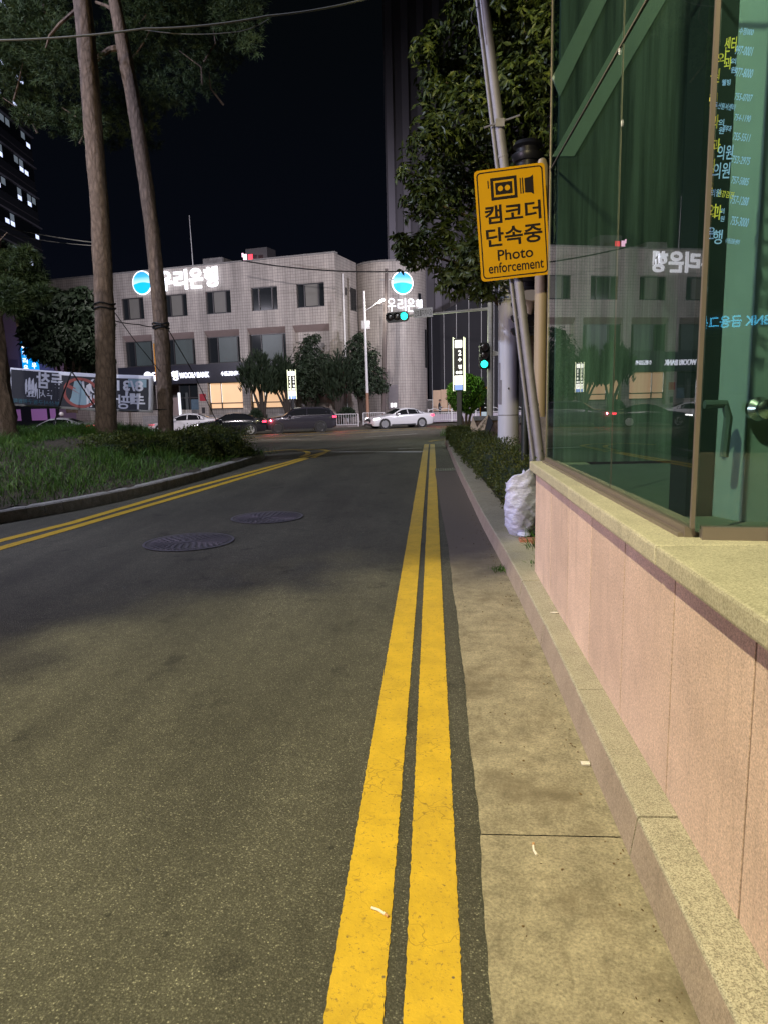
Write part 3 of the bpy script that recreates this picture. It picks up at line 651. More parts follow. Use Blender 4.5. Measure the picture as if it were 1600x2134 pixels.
# signs of the bank
FB = lambda x, y, z: frame((x, y, z), (1, 0, 0), (0, 0, 1))
def logo(parent, R, M, name='logo'):
    n = 40; pts = [(R*cos(2*pi*k/n), R*sin(2*pi*k/n)) for k in range(n)]
    l = MB().prism(pts, 0, .10).build(name, SOFT_LIT, parent); l.matrix_local = M
    s = R/.75*.9; hill = [(R*.91*cos(a), R*.91*sin(a)) for a in np.linspace(pi*1.06, pi*1.94, 26)]
    top = [(x, -R*.16+R*.20*cos(x/R*1.55)) for x in np.linspace(R*.84, -R*.84, 20)]
    d = MB().prism([(R*.91*cos(2*pi*k/n)/s, R*.91*sin(2*pi*k/n)/s) for k in range(n)], .101/s, .112/s).build('logo_face', 'logo_lit', l); d.scale = (s, s, s)
    MB().prism(hill+top, .113, .124).build('logo_hill', emit('hill_cyan', (.0, .42, .70), 1.15), l); return l
logo(t, 1.0, FB(-17.82, -.12, 12.36))
MBx = MB(); cs = [15.45, 13.95, 12.45, 11.0]
for ch, s in zip('우리은행', cs): text(ch, 1.30, 1.62, .13, .03, M=FB(-s, -.12, 12.32), mb=MBx)
MBx.build('lettering', WHITE_LIT, t)
BL = emit('band_letters', (.86, .88, 1.), 1.7); MB().lathe([(.38, 0), (.38, .1)], 24, FB(-18., -.13, 4.5)).build('emblem', BL, bd)
for w_, x, z, ww, hh, bo in (('우리은행', -16.25, 4.45, 2.75, .8, .02), ('WOORI BANK', -13.25, 4.45, 2.95, .46, 0), ('수정금융센터', -9.72, 4.47, 1.75, .36, 0)): text(w_, ww, hh, .1, bo, M=FB(x, -.13, z), name='lettering', m=BL, parent=bd)
# side wall details and the round tower
b = MB(); b.box(.001, .03, 3.1, 4.4, 9.35, 11.15); w = b.build('window', 'dark_pane', t); MB().box(.03, .05, 3.05, 3.15, 9.3, 11.2).build('frame', 'dark_frame', w)
MB().tube([(.12, 1.35, 11.95), (.12, 1.35, .3)], .08, 8).build('drain_pipe', 'white_metal', t); MB().box(.01, .03, 2.0, 2.35, 10.4, 11.0).build('vent', 'dark_frame', t)
tw = Matrix.Rotation(-BRZ, 4, 'Z') @ Matrix.Translation(Vector((-3.42, 61.9, -.65))-BC); TL = tw.to_translation()
MB().lathe([(3.0, 0), (3.0, 13.05)], 72).build('round_tower', 'tower_tile', t, 40).location = TL
MB().lathe([(3.06, 13.055), (3.06, 13.2)], 72).build('parapet', 'grey_concrete', t, 40).location = TL
def tf(ang, z, off=.06):      # frame on the tower, ang measured in facade axes
    q = TL+Vector((cos(ang)*(3.0+off), sin(ang)*(3.0+off), z)); return frame(q, (-sin(ang), cos(ang), 0), (0, 0, 1))
A0 = -pi/2+.60-BRZ*0
logo(t, .92, tf(A0+.03, 11.35))
MBx = MB()
for ch, a in zip('우리은행', (-.27, .0, .27, .56)): text(ch, .70, 1.05, .1, .0, M=tf(A0+a, 9.62), mb=MBx)
MBx.build('lettering', SOFT_LIT, t)
b = MB(); b.add([(-.42, -1., 0), (.42, -1., 0), (.42, 1., 0), (-.42, 1., 0)], [(0, 1, 2, 3)], tf(A0-.28, 2.2, .03)); w = b.build('window', mat('pale_board', (.30, .28, .29), .5), t)
for x in (-.12, .17): MB().add([(x-.1, -.85, 0), (x+.1, -.85, 0), (x+.1, -.5, 0), (x-.1, -.5, 0)], [(0, 1, 2, 3)], tf(A0-.28, 2.2, .045)).build('lit_pane', emit('pane_white', (1., 1., 1.), 1.6), w)
MB().add([(-.25, -1.6, 0), (.25, -1.6, 0), (.25, 1.6, 0), (-.25, 1.6, 0)], [(0, 1, 2, 3)], tf(A0+.97, 6.2, .03)).build('window', 'dark_pane', t); MB().add([(-.2, -.35, 0), (.2, -.35, 0), (.2, .35, 0), (-.2, .35, 0)], [(0, 1, 2, 3)], tf(A0+.62, 10.3, .02)).build('window', 'dark_pane', t)
MB().box(-13.4, -11.5, 2.5, 4.5, 13.1, 14.4).build('roof_housing', 'grey_concrete', t)
MB().box(-8.6, -6.6, 1.5, 3., 13.1, 14.6).build('roof_housing', 'dark_frame', t)
MB().tube([(-13.3, .8, 13.3), (-13.35, .8, 17.6)], [.04, .02], 6).build('antenna', 'white_metal', t)
b = MB(); b.box(-8.3, -8.0, .55, .6, 13.45, 14.0); b.box(-8.42, -8.3, .55, .6, 13.8, 14.1); rs = b.build('roof_light', emit('pink_light', (1., .6, .8), 2.), t)
MB().box(-7.85, -7.45, .55, .6, 13.45, 13.95).build('roof_light', emit('red_light', (1., .05, .08), 1.6), t)

# ------------------------------------------------------------------ far buildings
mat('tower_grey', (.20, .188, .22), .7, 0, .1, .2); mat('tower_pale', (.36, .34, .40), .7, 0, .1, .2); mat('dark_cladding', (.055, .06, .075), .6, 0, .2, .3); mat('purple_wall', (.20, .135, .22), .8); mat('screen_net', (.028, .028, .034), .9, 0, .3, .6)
t = thing('office_tower', 'tall dim office tower with pale vertical ribs rising behind the broadleaf tree', 'building', (1.5, 84, -.65))
MB().box(-6.4, 12, 0, 16, 0, 64).build('wall', 'tower_grey', t); b = MB()
for k in range(10): x = -6.2+1.72*k; b.box(x, x+.75, -.35, -.005, 0, 64)
b.build('rib', 'tower_pale', t)
t = thing('scaffold_screen', 'dark netted scaffold screen right of the round bank tower', 'scaffold', (-.3, 67, -.65)); b = MB()
b.prism([(0, 0), (9, 0), (9, 13.5), (6, 12.2), (0, 9.3)], -.05, .05, frame((0, 0, 0), (1, 0, 0), (0, 0, 1))); b.build('net', 'screen_net', t); b = MB()
for k in range(8): b.tube([(.3+k*1.15, -.10, 0), (.3+k*1.15, -.10, 9.4+k*.55)], .03, 6)
b.build('pole', 'white_metal', t)
t = thing('hoarding_panel', 'plain tan hoarding boards at the foot of the dark scaffold screen', 'hoarding', (.05, 63.2, -.5)); q = t.location
mat('tan_board', (.62, .44, .31), .7, 0, .15, 2.)
for k, w_ in enumerate((.62, .75, .68)): MB().box(.0+k*.72, k*.72+.70, -.03*k, .04, .7, 2.55+.05*k).build('board', 'tan_board', t)
MB().box(-1.3, 2.3, .1, .2, 0, .7).build('base_wall', 'grey_concrete', t); MB().tube([(1.38, -.2, .2), (1.38, -.2, 2.9)], .04, 6).build('post', 'white_metal', t)
t = thing('mesh_gate', 'narrow wire mesh gate between the round tower and the tan boards', 'gate', (-.95, 61.6, -.5)); b = MB()
for x in (0, .95): b.box(x, x+.05, 0, .05, 0, 1.75)
b.box(.05, .95, 0, .05, 1.7, 1.75); b.box(.05, .95, 0, .05, .85, .9); b.build('gate_frame', 'white_metal', t); MB().box(.05, .95, .02, .03, .05, 1.7).build('mesh', 'dark_frame', t)
ob = at(88, 520, 86); t = thing('office_block', 'dark office block with rows of lit windows at the far left behind the pine', 'building', (ob.x, 86, -.65), radians(98)); b = MB()
# local x runs back towards the camera, the facade is the plane y = 0
b.box(-28, 0, .0, 14, 0, 48); b.build('wall', 'dark_cladding', t); lit = emit('lit_window', (.62, .70, 1.), 1.5); dim = emit('dim_window', (.35, .42, .50), .28)
pat = ['....1.11', '.d11d..1', '1.dd1.dd', '11..1111', 'd.1..111', '1d..dd1.', '.11d..1.', 'd1.1..d1', '1..d.11.', '.d1..d..', '1.1.d...', 'd..11.d1']
for r_ in range(12):
    zz = 11.5+3.42*r_; st = MB().box(-27.8, -.3, -.06, -.004, zz, zz+1.5).build('window_band', 'dark_pane', t)
    MB().box(-28.05, .05, -.28, -.004, zz+1.52, zz+1.66).build('ledge', 'tower_pale', t); MB().box(-28.05, .05, -.10, -.004, zz-1.0, zz-.9).build('ledge', 'tower_grey', t)
    for c in range(9):
        ch = pat[(11-r_) % 12][c % 8] if c < 8 else random.choice('1dd..'); x = -1.3*c-.7
        if ch == '1': MB().box(x-.95, x, -.075, -.062, zz+.15, zz+.62).build('lit_pane', lit, st)
        if ch in '1d' and (c+r_) % 3: MB().box(x-.95, x, -.075, -.062, zz+.7, zz+1.4).build('dim_pane', dim, st)
pw = at(50, 720, 60)
t = thing('purple_shop', 'plain purple side wall of a shop behind the leftmost pine', 'building', (pw.x, 60, -.65)); MB().box(-7, 2.6, 0, 8, 0, 11.2).build('wall', 'purple_wall', t)
MB().box(-7, 2.65, -.2, -.005, 0, 2.6).build('shop_front', 'navy_band', t)
for x, w_, c in ((-1.6, .8, 0), (.2, 1.4, 1), (1.9, .5, 0)): MB().box(x, x+w_, -.25, -.201, .9, 1.9).build('lit_pane', emit('magenta_pane', (.55, .25, .65), .10), t)
cy = emit('cyan_panel', (.0, .30, .85), 1.1)
for k, (px, y1, y2, lb) in enumerate(((55, 712, 776, 'taller blue glowing vertical shop sign nearest the leftmost pine trunk'), (73, 738, 780, 'shorter blue glowing vertical shop sign behind the drooping leaves'))):
    a, c = at(px, y1, 58.5), at(px+1, y2, 58.5); hh = a.z-c.z+1.2; t = thing('shop_sign', lb, 'sign', (c.x, 58.5, c.z-1.2), 0, 'blue glowing shop signs')
    MB().box(-.3, .3, 0, .25, 0, hh, bev=.02).build('panel', cy, t); MB().box(-.1, .1, .25, 1.45, .3, .45).build('bracket', 'dark_frame', t); b = MB(); n = 4 if not k else 3
    for i, ch in enumerate('우리은행'[:n]): text(ch, .4, .5, .02, .02, M=frame((0, -.005, hh-.95-i*.62), (1, 0, 0), (0, 0, 1)), mb=b)
    if not k: b.lathe([(.2, 0), (.2, .02)], 20, frame((0, -.005, hh-.35), (1, 0, 0), (0, 0, 1)))
    b.build('lettering', WHITE_LIT, t)
# opposite sign that shows as a mirror image in the corner pane
o = onp(1526, 670); r = (o-Vector((0, 0, EYE))).normalized(); rr = r-2*r.dot(nn)*nn; q = o+rr*22.
t = thing('facade_sign', 'cyan lit bank group name showing as a mirror image low in the corner glass', 'sign', q); uu = Vector((0, 0, 1)).cross(-rr).normalized()
Mq = frame((0, 0, 0), uu, (0, 0, 1)); MB().box(-1.6, 1.6, -.4, .4, -.3, -.05, Mq).build('backboard', 'navy_band', t)
text('BNK 금융그룹', 2.0, .36, .06, .02, M=Mq, name='lettering', m=emit('cyan_letters', (.10, .62, 1.), 9.), parent=t)
# ================================================================== STREET FURNITURE, right side
mat('sign_yellow', (.80, .43, .0), .5, 0, .05, spec=.12); mat('sign_ink', (.012, .008, .008), .6, spec=.2); mat('sign_back', (.5, .5, .5), .4, .6)
SP = Vector((0, 0, EYE)).lerp(Vector((.663, 6.0, 2.925)), 8/6)
t = thing('traffic_sign', 'orange yellow camcorder enforcement plate with dark lettering clamped to the leaning pipe', 'sign', SP); t.matrix_world = frame(SP, (1, -.03, .072), (-.065, 0, 1)) @ Matrix.Scale(8/6, 4)
MB().prism(rrect(.56, .86, .03), -.003, 0).build('plate', 'sign_yellow', t)
b = MB(); o_, i_ = rrect(.525, .825, .032), rrect(.505, .805, .024); n = len(o_)
b.add([(x, y, .0012) for x, y in o_]+[(x, y, .0012) for x, y in i_], [(k, (k+1) % n, n+(k+1) % n, n+k) for k in range(n)]); b.build('border', 'sign_ink', t)
b = MB(); I = lambda x0, x1, y0, y1: b.box(x0, x1, y0, y1, 0, .0015)
X0, Y0 = -.05, .275
I(X0-.105, X0+.105, Y0-.085, Y0-.062); I(X0-.105, X0+.105, Y0+.062, Y0+.085); I(X0-.105, X0-.082, Y0-.062, Y0+.062); I(X0+.082, X0+.105, Y0-.062, Y0+.062)
I(X0-.068, X0+.068, Y0-.046, Y0+.046); I(X0-.127, X0-.118, Y0+.01, Y0+.07); I(.078, .087, Y0-.06, Y0+.06); I(.096, .106, Y0-.06, Y0+.06)
b.prism([(.116, Y0-.055), (.165, Y0-.06), (.185, Y0-.075), (.185, Y0+.075), (.165, Y0+.06), (.116, Y0+.055)], 0, .0015); b.build('camcorder_symbol', 'sign_ink', t)
b = MB()
for x in (-.028, .028): b.lathe([(.021, .0016), (.021, .002)], 18, Matrix.Translation((X0+x, Y0, 0)))
b.build('reel', 'sign_yellow', t)
for s, w_, h_, y in (('캠코더', .45, .145, .082), ('단속중', .45, .15, -.093), ('Photo', .285, .085, -.238), ('enforcement', .445, .082, -.333)):
    text(s, w_, h_, .0015, .024 if y > -.2 else .014, M=Matrix.Translation((.008, y, 0)), name='lettering', m='sign_ink', parent=t)
tp, bp = at(1007, 0, 8.16), at(1127, 978, 8.16); dv = (tp-bp).normalized(); tp2 = tp+dv*.9; bp2 = bp-dv*.85
t = thing('leaning_pipe', 'galvanised pipe leaning left with a thin conduit strapped along it', 'pipe', bp2)
MB().tube([Vector((0, 0, 0)), tp2-bp2], .052, 20).build('pipe', 'galvanised', t, 40)
off = Vector((-.072, .0, -.010)); MB().tube([off*1.12, (tp2-bp2)*.55+off*1.1, (tp2-bp2)*.8+off*.95, tp2-bp2+off*.9], .021, 10).build('conduit', 'galvanised', t, 40)
for px, py in ((1101, 846), (1047, 326), (1085, 660)):
    c = at(px, py, 8.16)-bp2; c = dv*c.dot(dv); MB().tube([c-dv*.012, c+dv*.012], .058, 18).build('clamp', 'galvanised', t); 
c = dv*(at(1040, 262, 8.16)-bp2).dot(dv); b = MB(); b.tube([c+Vector((-.17, -.08, -.04)), c+Vector((.21, -.08, .066))], .010, 6); b.box(-.047, .047, -.10, -.067, -.04, .04, Matrix.Translation(c)); b.build('bracket', 'galvanised', t)
b = MB(); c = dv*(at(1010, 25, 8.16)-bp2).dot(dv)
b.tube([c+Vector((-.11+.04*sin(k*.8), -.04, .17-.04*k+.02*sin(k*1.7))) for k in range(12)], .006, 5); b.build('cable', 'black_rubber', t)

mat('white_coated', (.74, .77, .84), .4, 0, .06, 2.)
t = thing('steel_pole', 'thick white round pole standing in the low hedge right of the kerb', 'pole', (1.58, 14.85, .1))
MB().lathe([(.225, 0), (.215, 1.05), (.214, 3.), (.2, 4.5), (.06, 4.62)], 36).build('pole', 'white_coated', t, 40)
b = MB(); b.lathe([(.218, 1.02), (.2195, 1.03), (.218, 1.04)], 36); b.lathe([(.2165, 3.32), (.217, 3.335), (.2165, 3.35)], 36); b.build('seam', 'galvanised', t, 40)
b = MB()
def onpole(a0, a1, za, zb, r=.2175):
    n = 6; o = len(b.v)
    for k in range(n+1): a = a0+(a1-a0)*k/n; b.v += [(r*cos(a), r*sin(a), za), (r*cos(a), r*sin(a), zb)]
    for k in range(n): b.f.append((o+2*k, o+2*k+2, o+2*k+3, o+2*k+1)); b.mi.append(0)
onpole(-2.95, -2.35, 1.25, 1.75); onpole(-2.95, -2.55, 1.75, 2.1); onpole(-2.9, -2.75, 2.1, 2.5); b.build('torn_poster', mat('old_glue', (.30, .29, .31), .9, 0, .3, 12.), t)
MB().lathe([(.006, 0), (.016, .02), (.006, .045)], 8, Matrix.Translation((-.02, -.216, 1.55))).build('screw', 'dark_steel', t)
t = thing('beige_post', 'beige round capped post beside the far edge of the green glass shelter', 'post', (1.285, 8.6, .13))
MB().lathe([(.072, 1.15), (.070, 3.8), (.066, 3.98), (.045, 4.06), (.01, 4.08)], 24).build('post', 'beige_paint', t, 40); MB().box(-.10, .10, -.1, .1, 0, 1.15, bev=.01).build('pedestal', 'grey_concrete', t)
t = thing('siren_column', 'black ribbed siren stack on a slim pole behind the leaning pipe', 'siren', (1.245, 9.6, .13)); pr = []
for k in range(14): z = 2.2+.165*k; pr += [(.17, z), (.20, z+.05), (.20, z+.085), (.14, z+.10), (.14, z+.16)]
MB().lathe(pr+[(.19, 4.53), (.16, 4.58), (.02, 4.61)], 28).build('louvre_stack', 'black_plastic', t, 40); MB().lathe([(.05, 0), (.05, 2.2)], 12).build('pole', 'dark_steel', t, 40)
MB().lathe([(.03, 0), (.05, .14), (.09, .24), (.14, .29), (.145, .30)], 20, Matrix.Translation((.03, -.14, 2.42)) @ Matrix.Rotation(radians(35), 4, 'X')).build('horn', 'beige_paint', t, 40)

def stone_wall(label, x0, x1, y, h, top):
    t = thing('stone_wall', label, 'wall', (x0, y, .05)); b = MB(); n = 26; o = 0
    for i in range(n+1):
        for k in range(7): b.v.append(((x1-x0)*i/n, random.uniform(-.035, .02), (h-top)*k/6))
    for i in range(n):
        for k in range(6): q = i*7+k; b.f.append((q, q+7, q+8, q+1)); b.mi.append(0)
    b.box(0, x1-x0, .03, .35, 0, h-top); b.build('stonework', 'rough_stone', t, 30); MB().box(-.06, x1-x0+.05, -.07, .4, h-top+.002, h, bev=.02).build('coping', 'grey_concrete', t)
stone_wall('brown rough stone wall with grey coping directly behind the thick white pole', 1.93, 6.5, 15.5, 1.02, .15)
stone_wall('darker stone planter wall with grey coping behind the folded placard', 1.3, 3.6, 21.5, .86, .13)
b = MB().box(-.21, .21, -.12, .12, 0, .30, bev=.03); o = b.build('concrete_block', 'grey_concrete', loc=(1.46, 18., .10)); tag(o, 'small grey concrete block lying in the hedge left of the white pole', 'block')
b = MB().box(-.17, .17, -.06, .06, 0, .10, bev=.02); o = b.build('rubble_stone', 'rough_stone', loc=(1.48, 18.2, .402)); tag(o, 'small dark stone lying on top of the concrete block', 'stone')
# folded placard
mat('placard_cloth', (.55, .43, .33), .7, 0, .25, 5.); mat('placard_purple', (.20, .16, .34), .7); mat('olive_ink', (.12, .10, .03), .7); mat('placard_back', (.03, .03, .04), .8)
t = thing('placard', 'folded tan placard with olive script leaning against the stone planter wall', 'placard', (1.25, 20., .12)); t.matrix_world = frame((1.27, 20., .16), (1, -.35, .08), (.10, .3, 1))
pts = [(-.22, .55), (-.17, .30), (.02, -.02), (.10, .0), (.30, .86), (.06, .62), (-.02, .5), (-.16, .85)]
MB().prism(pts, 0, .012).build('board', 'placard_cloth', t); MB().prism([(-.15, .26), (.02, -.02), (.10, .0), (.145, .18), (.04, .12)], .0125, .015).build('lower_print', 'placard_purple', t)
b = MB()
for k in range(7): q = Vector((.02+.03*k, .40+.045*k+.02*sin(k*2), .014)); b.tube([q, q+Vector((.05, .05*(-1)**k, 0)), q+Vector((.03, .09, 0))], .008, 4)
b.build('script_print', 'olive_ink', t); MB().prism([(.105, .0), (.16, -.02), (.44, .6), (.305, .86)], -.06, -.01).build('stand', 'placard_back', t)

# subway pylon
mat('pylon_dark', (.03, .03, .032), .4); EDGE = emit('edge_light', (.95, 1., .68), 1.7); FACE = emit('face_white', (1., .99, .9), 1.9)
def pylon(label, loc, rz):
    t = thing('station_pylon', label, 'pylon', loc, rz, 'lit station entrance pylons'); H0, H1 = 1.68, 3.8
    MB().box(-.10, .10, -.10, .10, 0, H0-.02).build('post', 'pylon_dark', t); MB().box(-.20, .20, -.20, .20, H0, H1, bev=.01).build('panel', 'pylon_dark', t)
    for sx_, sy_ in ((-1, -1), (1, -1), (-1, 1), (1, 1)): MB().box(sx_*.205, sx_*.235, sy_*.205, sy_*.235, H0-.02, H1+.06).build('edge_strip', EDGE, t)
    for a in (0, -pi/2, pi/2):
        R = Matrix.Rotation(a, 4, 'Z') @ frame((0, -.203, 0), (1, 0, 0), (0, 0, 1)); T = lambda x, y: R @ Matrix.Translation((x, y, 0))
        MB().prism(rrect(.30, .31, .03), 0, .006, T(0, 3.58)).build('top_symbol', FACE, t)
        for w_, y_, ww, hh in (('2', 3.22, .13, .22), ('수', 2.94, .15, .17), ('정', 2.65, .15, .17)): text(w_, ww, hh, .006, .03, M=T(.05, y_), name='lettering', m=FACE, parent=t)
        MB().lathe([(.06, 0), (.06, .006)], 18, T(-.06, 2.42)).build('round_symbol', FACE, t); MB().box(.02, .14, -.06, .06, 0, .006, T(0, 2.42)).build('square_symbol', FACE, t); MB().prism(rrect(.34, .38, .01), 0, .004, T(0, 2.10)).build('notice', FACE, t)
        b = MB(); b.box(-.16, .16, -.10, .10, 0, .006, T(0, 1.80)); b.build('blue_strip', emit('strip_blue', (.28, .42, .9), .9), t)
        b = MB()
        for x, y, w_, h_ in ((-.07, .07, .08, .012), (-.07, .03, .012, .07), (-.06, -.02, .1, .012), (.04, .08, .08, .012), (.07, .04, .012, .08), (.03, -.03, .1, .012), (.04, -.08, .012, .06), (-.08, -.09, .06, .012)): b.box(x-w_/2, x+w_/2, y-h_/2, y+h_/2, .0045, .007, T(0, 2.10))
        b.build('red_mark', mat('red_ink', (.5, .03, .03), .5), t)
    return t
pylon('lit station pylon with white number 2 rising from the hedge beside the round green bush', (1.14, 30., .08), radians(-9))
lamp('pylon_light', 'POINT', (.75, 31.1, 3.5), 170, (.88, 1., .66), .15)
pylon('lit station pylon standing far off among the dark trees before the bank', (-10.55, 53., -.1), radians(42))

# information totem
t = thing('bus_stop_totem', 'orange framed information totem with dark panel right of the round bush', 'totem', (2.42, 36., -.45)); og = mat('orange_paint', (.75, .30, .02), .4)
MB().box(.02, .34, -.05, .05, 0, 2.3).build('panel', 'pylon_dark', t); b = MB(); b.box(-.03, .019, -.06, .06, 0, 2.3); b.box(-.03, .36, -.07, .07, 2.301, 2.41); b.build('totem_frame', og, t)
MB().box(.05, .31, -.056, -.051, .45, 1.15).build('map', emit('map_white', (.6, .72, .85), .55), t); b = MB(); b.box(.07, .18, -.06, -.057, .55, .95); b.build('map_print', mat('map_blue', (.06, .2, .4), .5), t)
b = MB()
for k, w_ in enumerate((.10, .13, .12, .0, .09, .14, .0, .12)): 
    if w_: b.box(.12 if k < 6 else .2, (.12 if k < 6 else .2)+w_*.8, -.056, -.052, 2.05-.1*k, 2.09-.1*k)
b.build('print', emit('dim_white', (.8, .8, .85), .5), t)

# traffic lights
GREEN = emit('signal_green', (.02, 1., .72), 3.2); mat('signal_black', (.012, .014, .014), .4); mat('lens_off', (.03, .02, .02), .25); mat('mast_white', (.5, .49, .47), .6, 0, .35, 9.)
t = thing('signal_mast', 'mottled white signal mast with a long arm reaching left over the crossing', 'mast', (2.42, 30., -.05))
MB().lathe([(.13, 0), (.12, 3), (.10, 5.35)], 16).build('pole', 'mast_white', t, 40); MB().tube([(0, 0, 5.12), (-.5, 0, 5.09), (-3.35, 0, 4.93)], [.06, .06, .04], 10).build('arm', 'mast_white', t, 40)
MB().prism([(.1, 0), (.55, .04), (.55, .10), (.1, .22)], -.03, .03, frame((0, 0, 3.2), (1, 0, 0), (0, 0, 1))).build('bracket', 'mast_white', t)
def signal(label, M, n, on, step, group=None):
    t = thing('traffic_light', label, 'traffic light'); t.matrix_world = M; L = step*n
    MB().prism(rrect(L+.06, .40, .12), -.12, .10).build('housing', 'signal_black', t)
    for k in range(n):
        x = -L/2+step*(k+.5); l = MB().lathe([(.145, .10), (.145, .112), (.08, .13), (.01, .134)], 20, Matrix.Translation((x, 0, 0))).build('lens', GREEN if k == on else 'lens_off', t, 40)
        b = MB(); m = 12
        for a in range(m+1):
            w = radians(-20+220*a/m) if not label.startswith('upright') else radians(-20-90+220*a/m)
            b.v += [(x+.155*cos(w), .155*sin(w), .101), (x+.155*cos(w), .155*sin(w), .26), (x+.165*cos(w), .165*sin(w), .26), (x+.165*cos(w), .165*sin(w), .101)]
        for a in range(m):
            for q in range(4): b.f.append((a*4+q, a*4+4+q, a*4+4+(q+1) % 4, a*4+(q+1) % 4)); b.mi.append(0)
        b.build('visor', 'signal_black', l)
    return t
signal('horizontal traffic light on the mast arm showing green in front of the round tower', frame((-1.41, 29.85, 4.83), (1, -.05, .055), (-.055, 0, 1)), 3, 2, .29)
signal('upright traffic light showing green beside the mottled white mast', frame((2.16, 29.8, 3.15), (0, 0, -1), (1, 0, 0)), 3, 2, .34)
t = thing('warning_plate', 'white plate with black Korean lettering hung on the signal mast arm', 'sign'); t.matrix_world = frame((-.34, 29.86, 4.97), (1, -.04, .055), (-.055, 0, 1))
MB().box(-.40, .40, -.19, .19, -.02, 0).build('plate', 'white_metal', t); text('신호를지키시오', .72, .25, .003, .012, name='lettering', m='signal_black', parent=t); 
b = MB()
for x in (-.25, .25): b.box(x-.02, x+.02, -.06, .06, -.05, -.021)
b.build('bracket', 'galvanised', t)

# bank side lamp post, utility pole, railings
mat('rust_paint', (.30, .17, .11), .7, 0, .3, 3.)
q = at(767, 870, 53.4); t = thing('street_lamp', 'slim white street lamp with lit head in front of the bank corner', 'street lamp', (q.x, 53.4, -.5)); hd_ = at(795, 626, 53.4)-Vector((q.x, 53.4, -.5)); zt = at(765, 606, 53.4).z+.5
MB().tube([(0, 0, 2.4), (-.05, 0, zt)], [.11, .065], 12).build('pole', 'white_metal', t, 40); MB().tube([(0, 0, 0), (0, 0, 2.4)], [.135, .112], 12).build('lower_pole', 'rust_paint', t, 40)
MB().tube([(-.02, 0, hd_.z-.7), (.3, 0, hd_.z-.55), (hd_.x-.2, -.06, hd_.z-.10)], .028, 8).build('arm', 'galvanised', t, 40); MB().box(-.3, .3, .12, .5, hd_.z-2., hd_.z-1.4).build('control_box', 'white_metal', t)
hM = frame(hd_, (.93, -.1, .5), (0, 1, 0)); h = MB().prism(rrect(.56, .26, .1), -.02, .06, hM).build('lamp_head', 'white_metal', t); MB().prism(rrect(.48, .2, .08), -.10, -.021, hM).build('lamp_glass', emit('lamp_white', (1., .95, .75), 7.), h)
lamp('lamp_head_light', 'POINT', (q.x+hd_.x+.05, 53.2, hd_.z-.85), 420, (1., .93, .85), .2)
q = at(798, 868, 55.); q2 = at(805, 560, 55.); t = thing('utility_pole', 'dark concrete utility pole standing before the round bank tower', 'utility pole', (q.x, 55., -.5)); MB().tube([(0, 0, 0), (q2.x-q.x, 0, q2.z+.5)], [.19, .13], 14).build('pole', mat('dark_concrete', (.12, .10, .095), .85, 0, .2), t, 40); MB().tube([(q2.x-q.x-.5, 0, q2.z-.3), (q2.x-q.x+.5, 0, q2.z-.3)], .04, 6).build('crossarm', 'galvanised', t)
def railing(label, loc, rz, L, wave=False):
    t = thing('railing', label, 'railing', loc, rz, 'white kerbside railings'); b = MB(); Hh = .92
    for x in (0, L): MB().box(x-.035, x+.035, -.035, .035, 0, Hh+(.12 if wave else 0)).build('post', 'white_metal', t)
    if wave: b.tube([(L*k/16, 0, Hh-.02+.16*abs(sin(2*pi*k/16))) for k in range(17)], .025, 6)
    else: b.tube([(0, 0, Hh), (L, 0, Hh)], .028, 6)
    b.build('top_rail', 'white_metal', t); MB().box(.036, L-.036, -.02, .02, .12, .16).build('bottom_rail', 'white_metal', t)
    if wave: MB().box(.036, L-.036, -.02, .02, .70, .74).build('middle_rail', 'white_metal', t)
    for k in range(1, 11):
        x = L*k/11; MB().box(x-.012, x+.012, -.012, .012, .161, (.699 if wave else Hh-.02)).build('bar', 'white_metal', t)
    if wave: MB().box(.05, L-.05, .03, .05, .0, .62).build('panel', mat('purple_lit_panel', (.36, .33, .40), .6), t)  # panel colour carries the purple light that falls on it
    return t
railing('plain white tube railing between the grey suv and the white coupe', (at(692, 862, 52.).x, 52., -.55), radians(4), 1.95)
railing('short white tube railing half hidden behind the bonnet of the white coupe', (at(757, 862, 53.2).x, 53.2, -.52), radians(10), 1.6)
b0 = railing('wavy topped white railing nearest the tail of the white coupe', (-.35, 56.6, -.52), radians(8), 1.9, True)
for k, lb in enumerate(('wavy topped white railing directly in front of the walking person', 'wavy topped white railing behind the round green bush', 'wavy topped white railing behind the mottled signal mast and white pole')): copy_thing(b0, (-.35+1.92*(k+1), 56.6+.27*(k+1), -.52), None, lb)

# planter in front of the bank
t = thing('planter_wall', 'low grey planter wall along the foot of the bank', 'planter', bw(17, -2.6, .15), BRZ); MB().box(0, 17.5, 0, .3, 0, .95, bev=.02).build('wall', 'grey_concrete', t); MB().box(.0, 17.5, .31, 2.1, 0, .75).build('bed', 'soil', t)
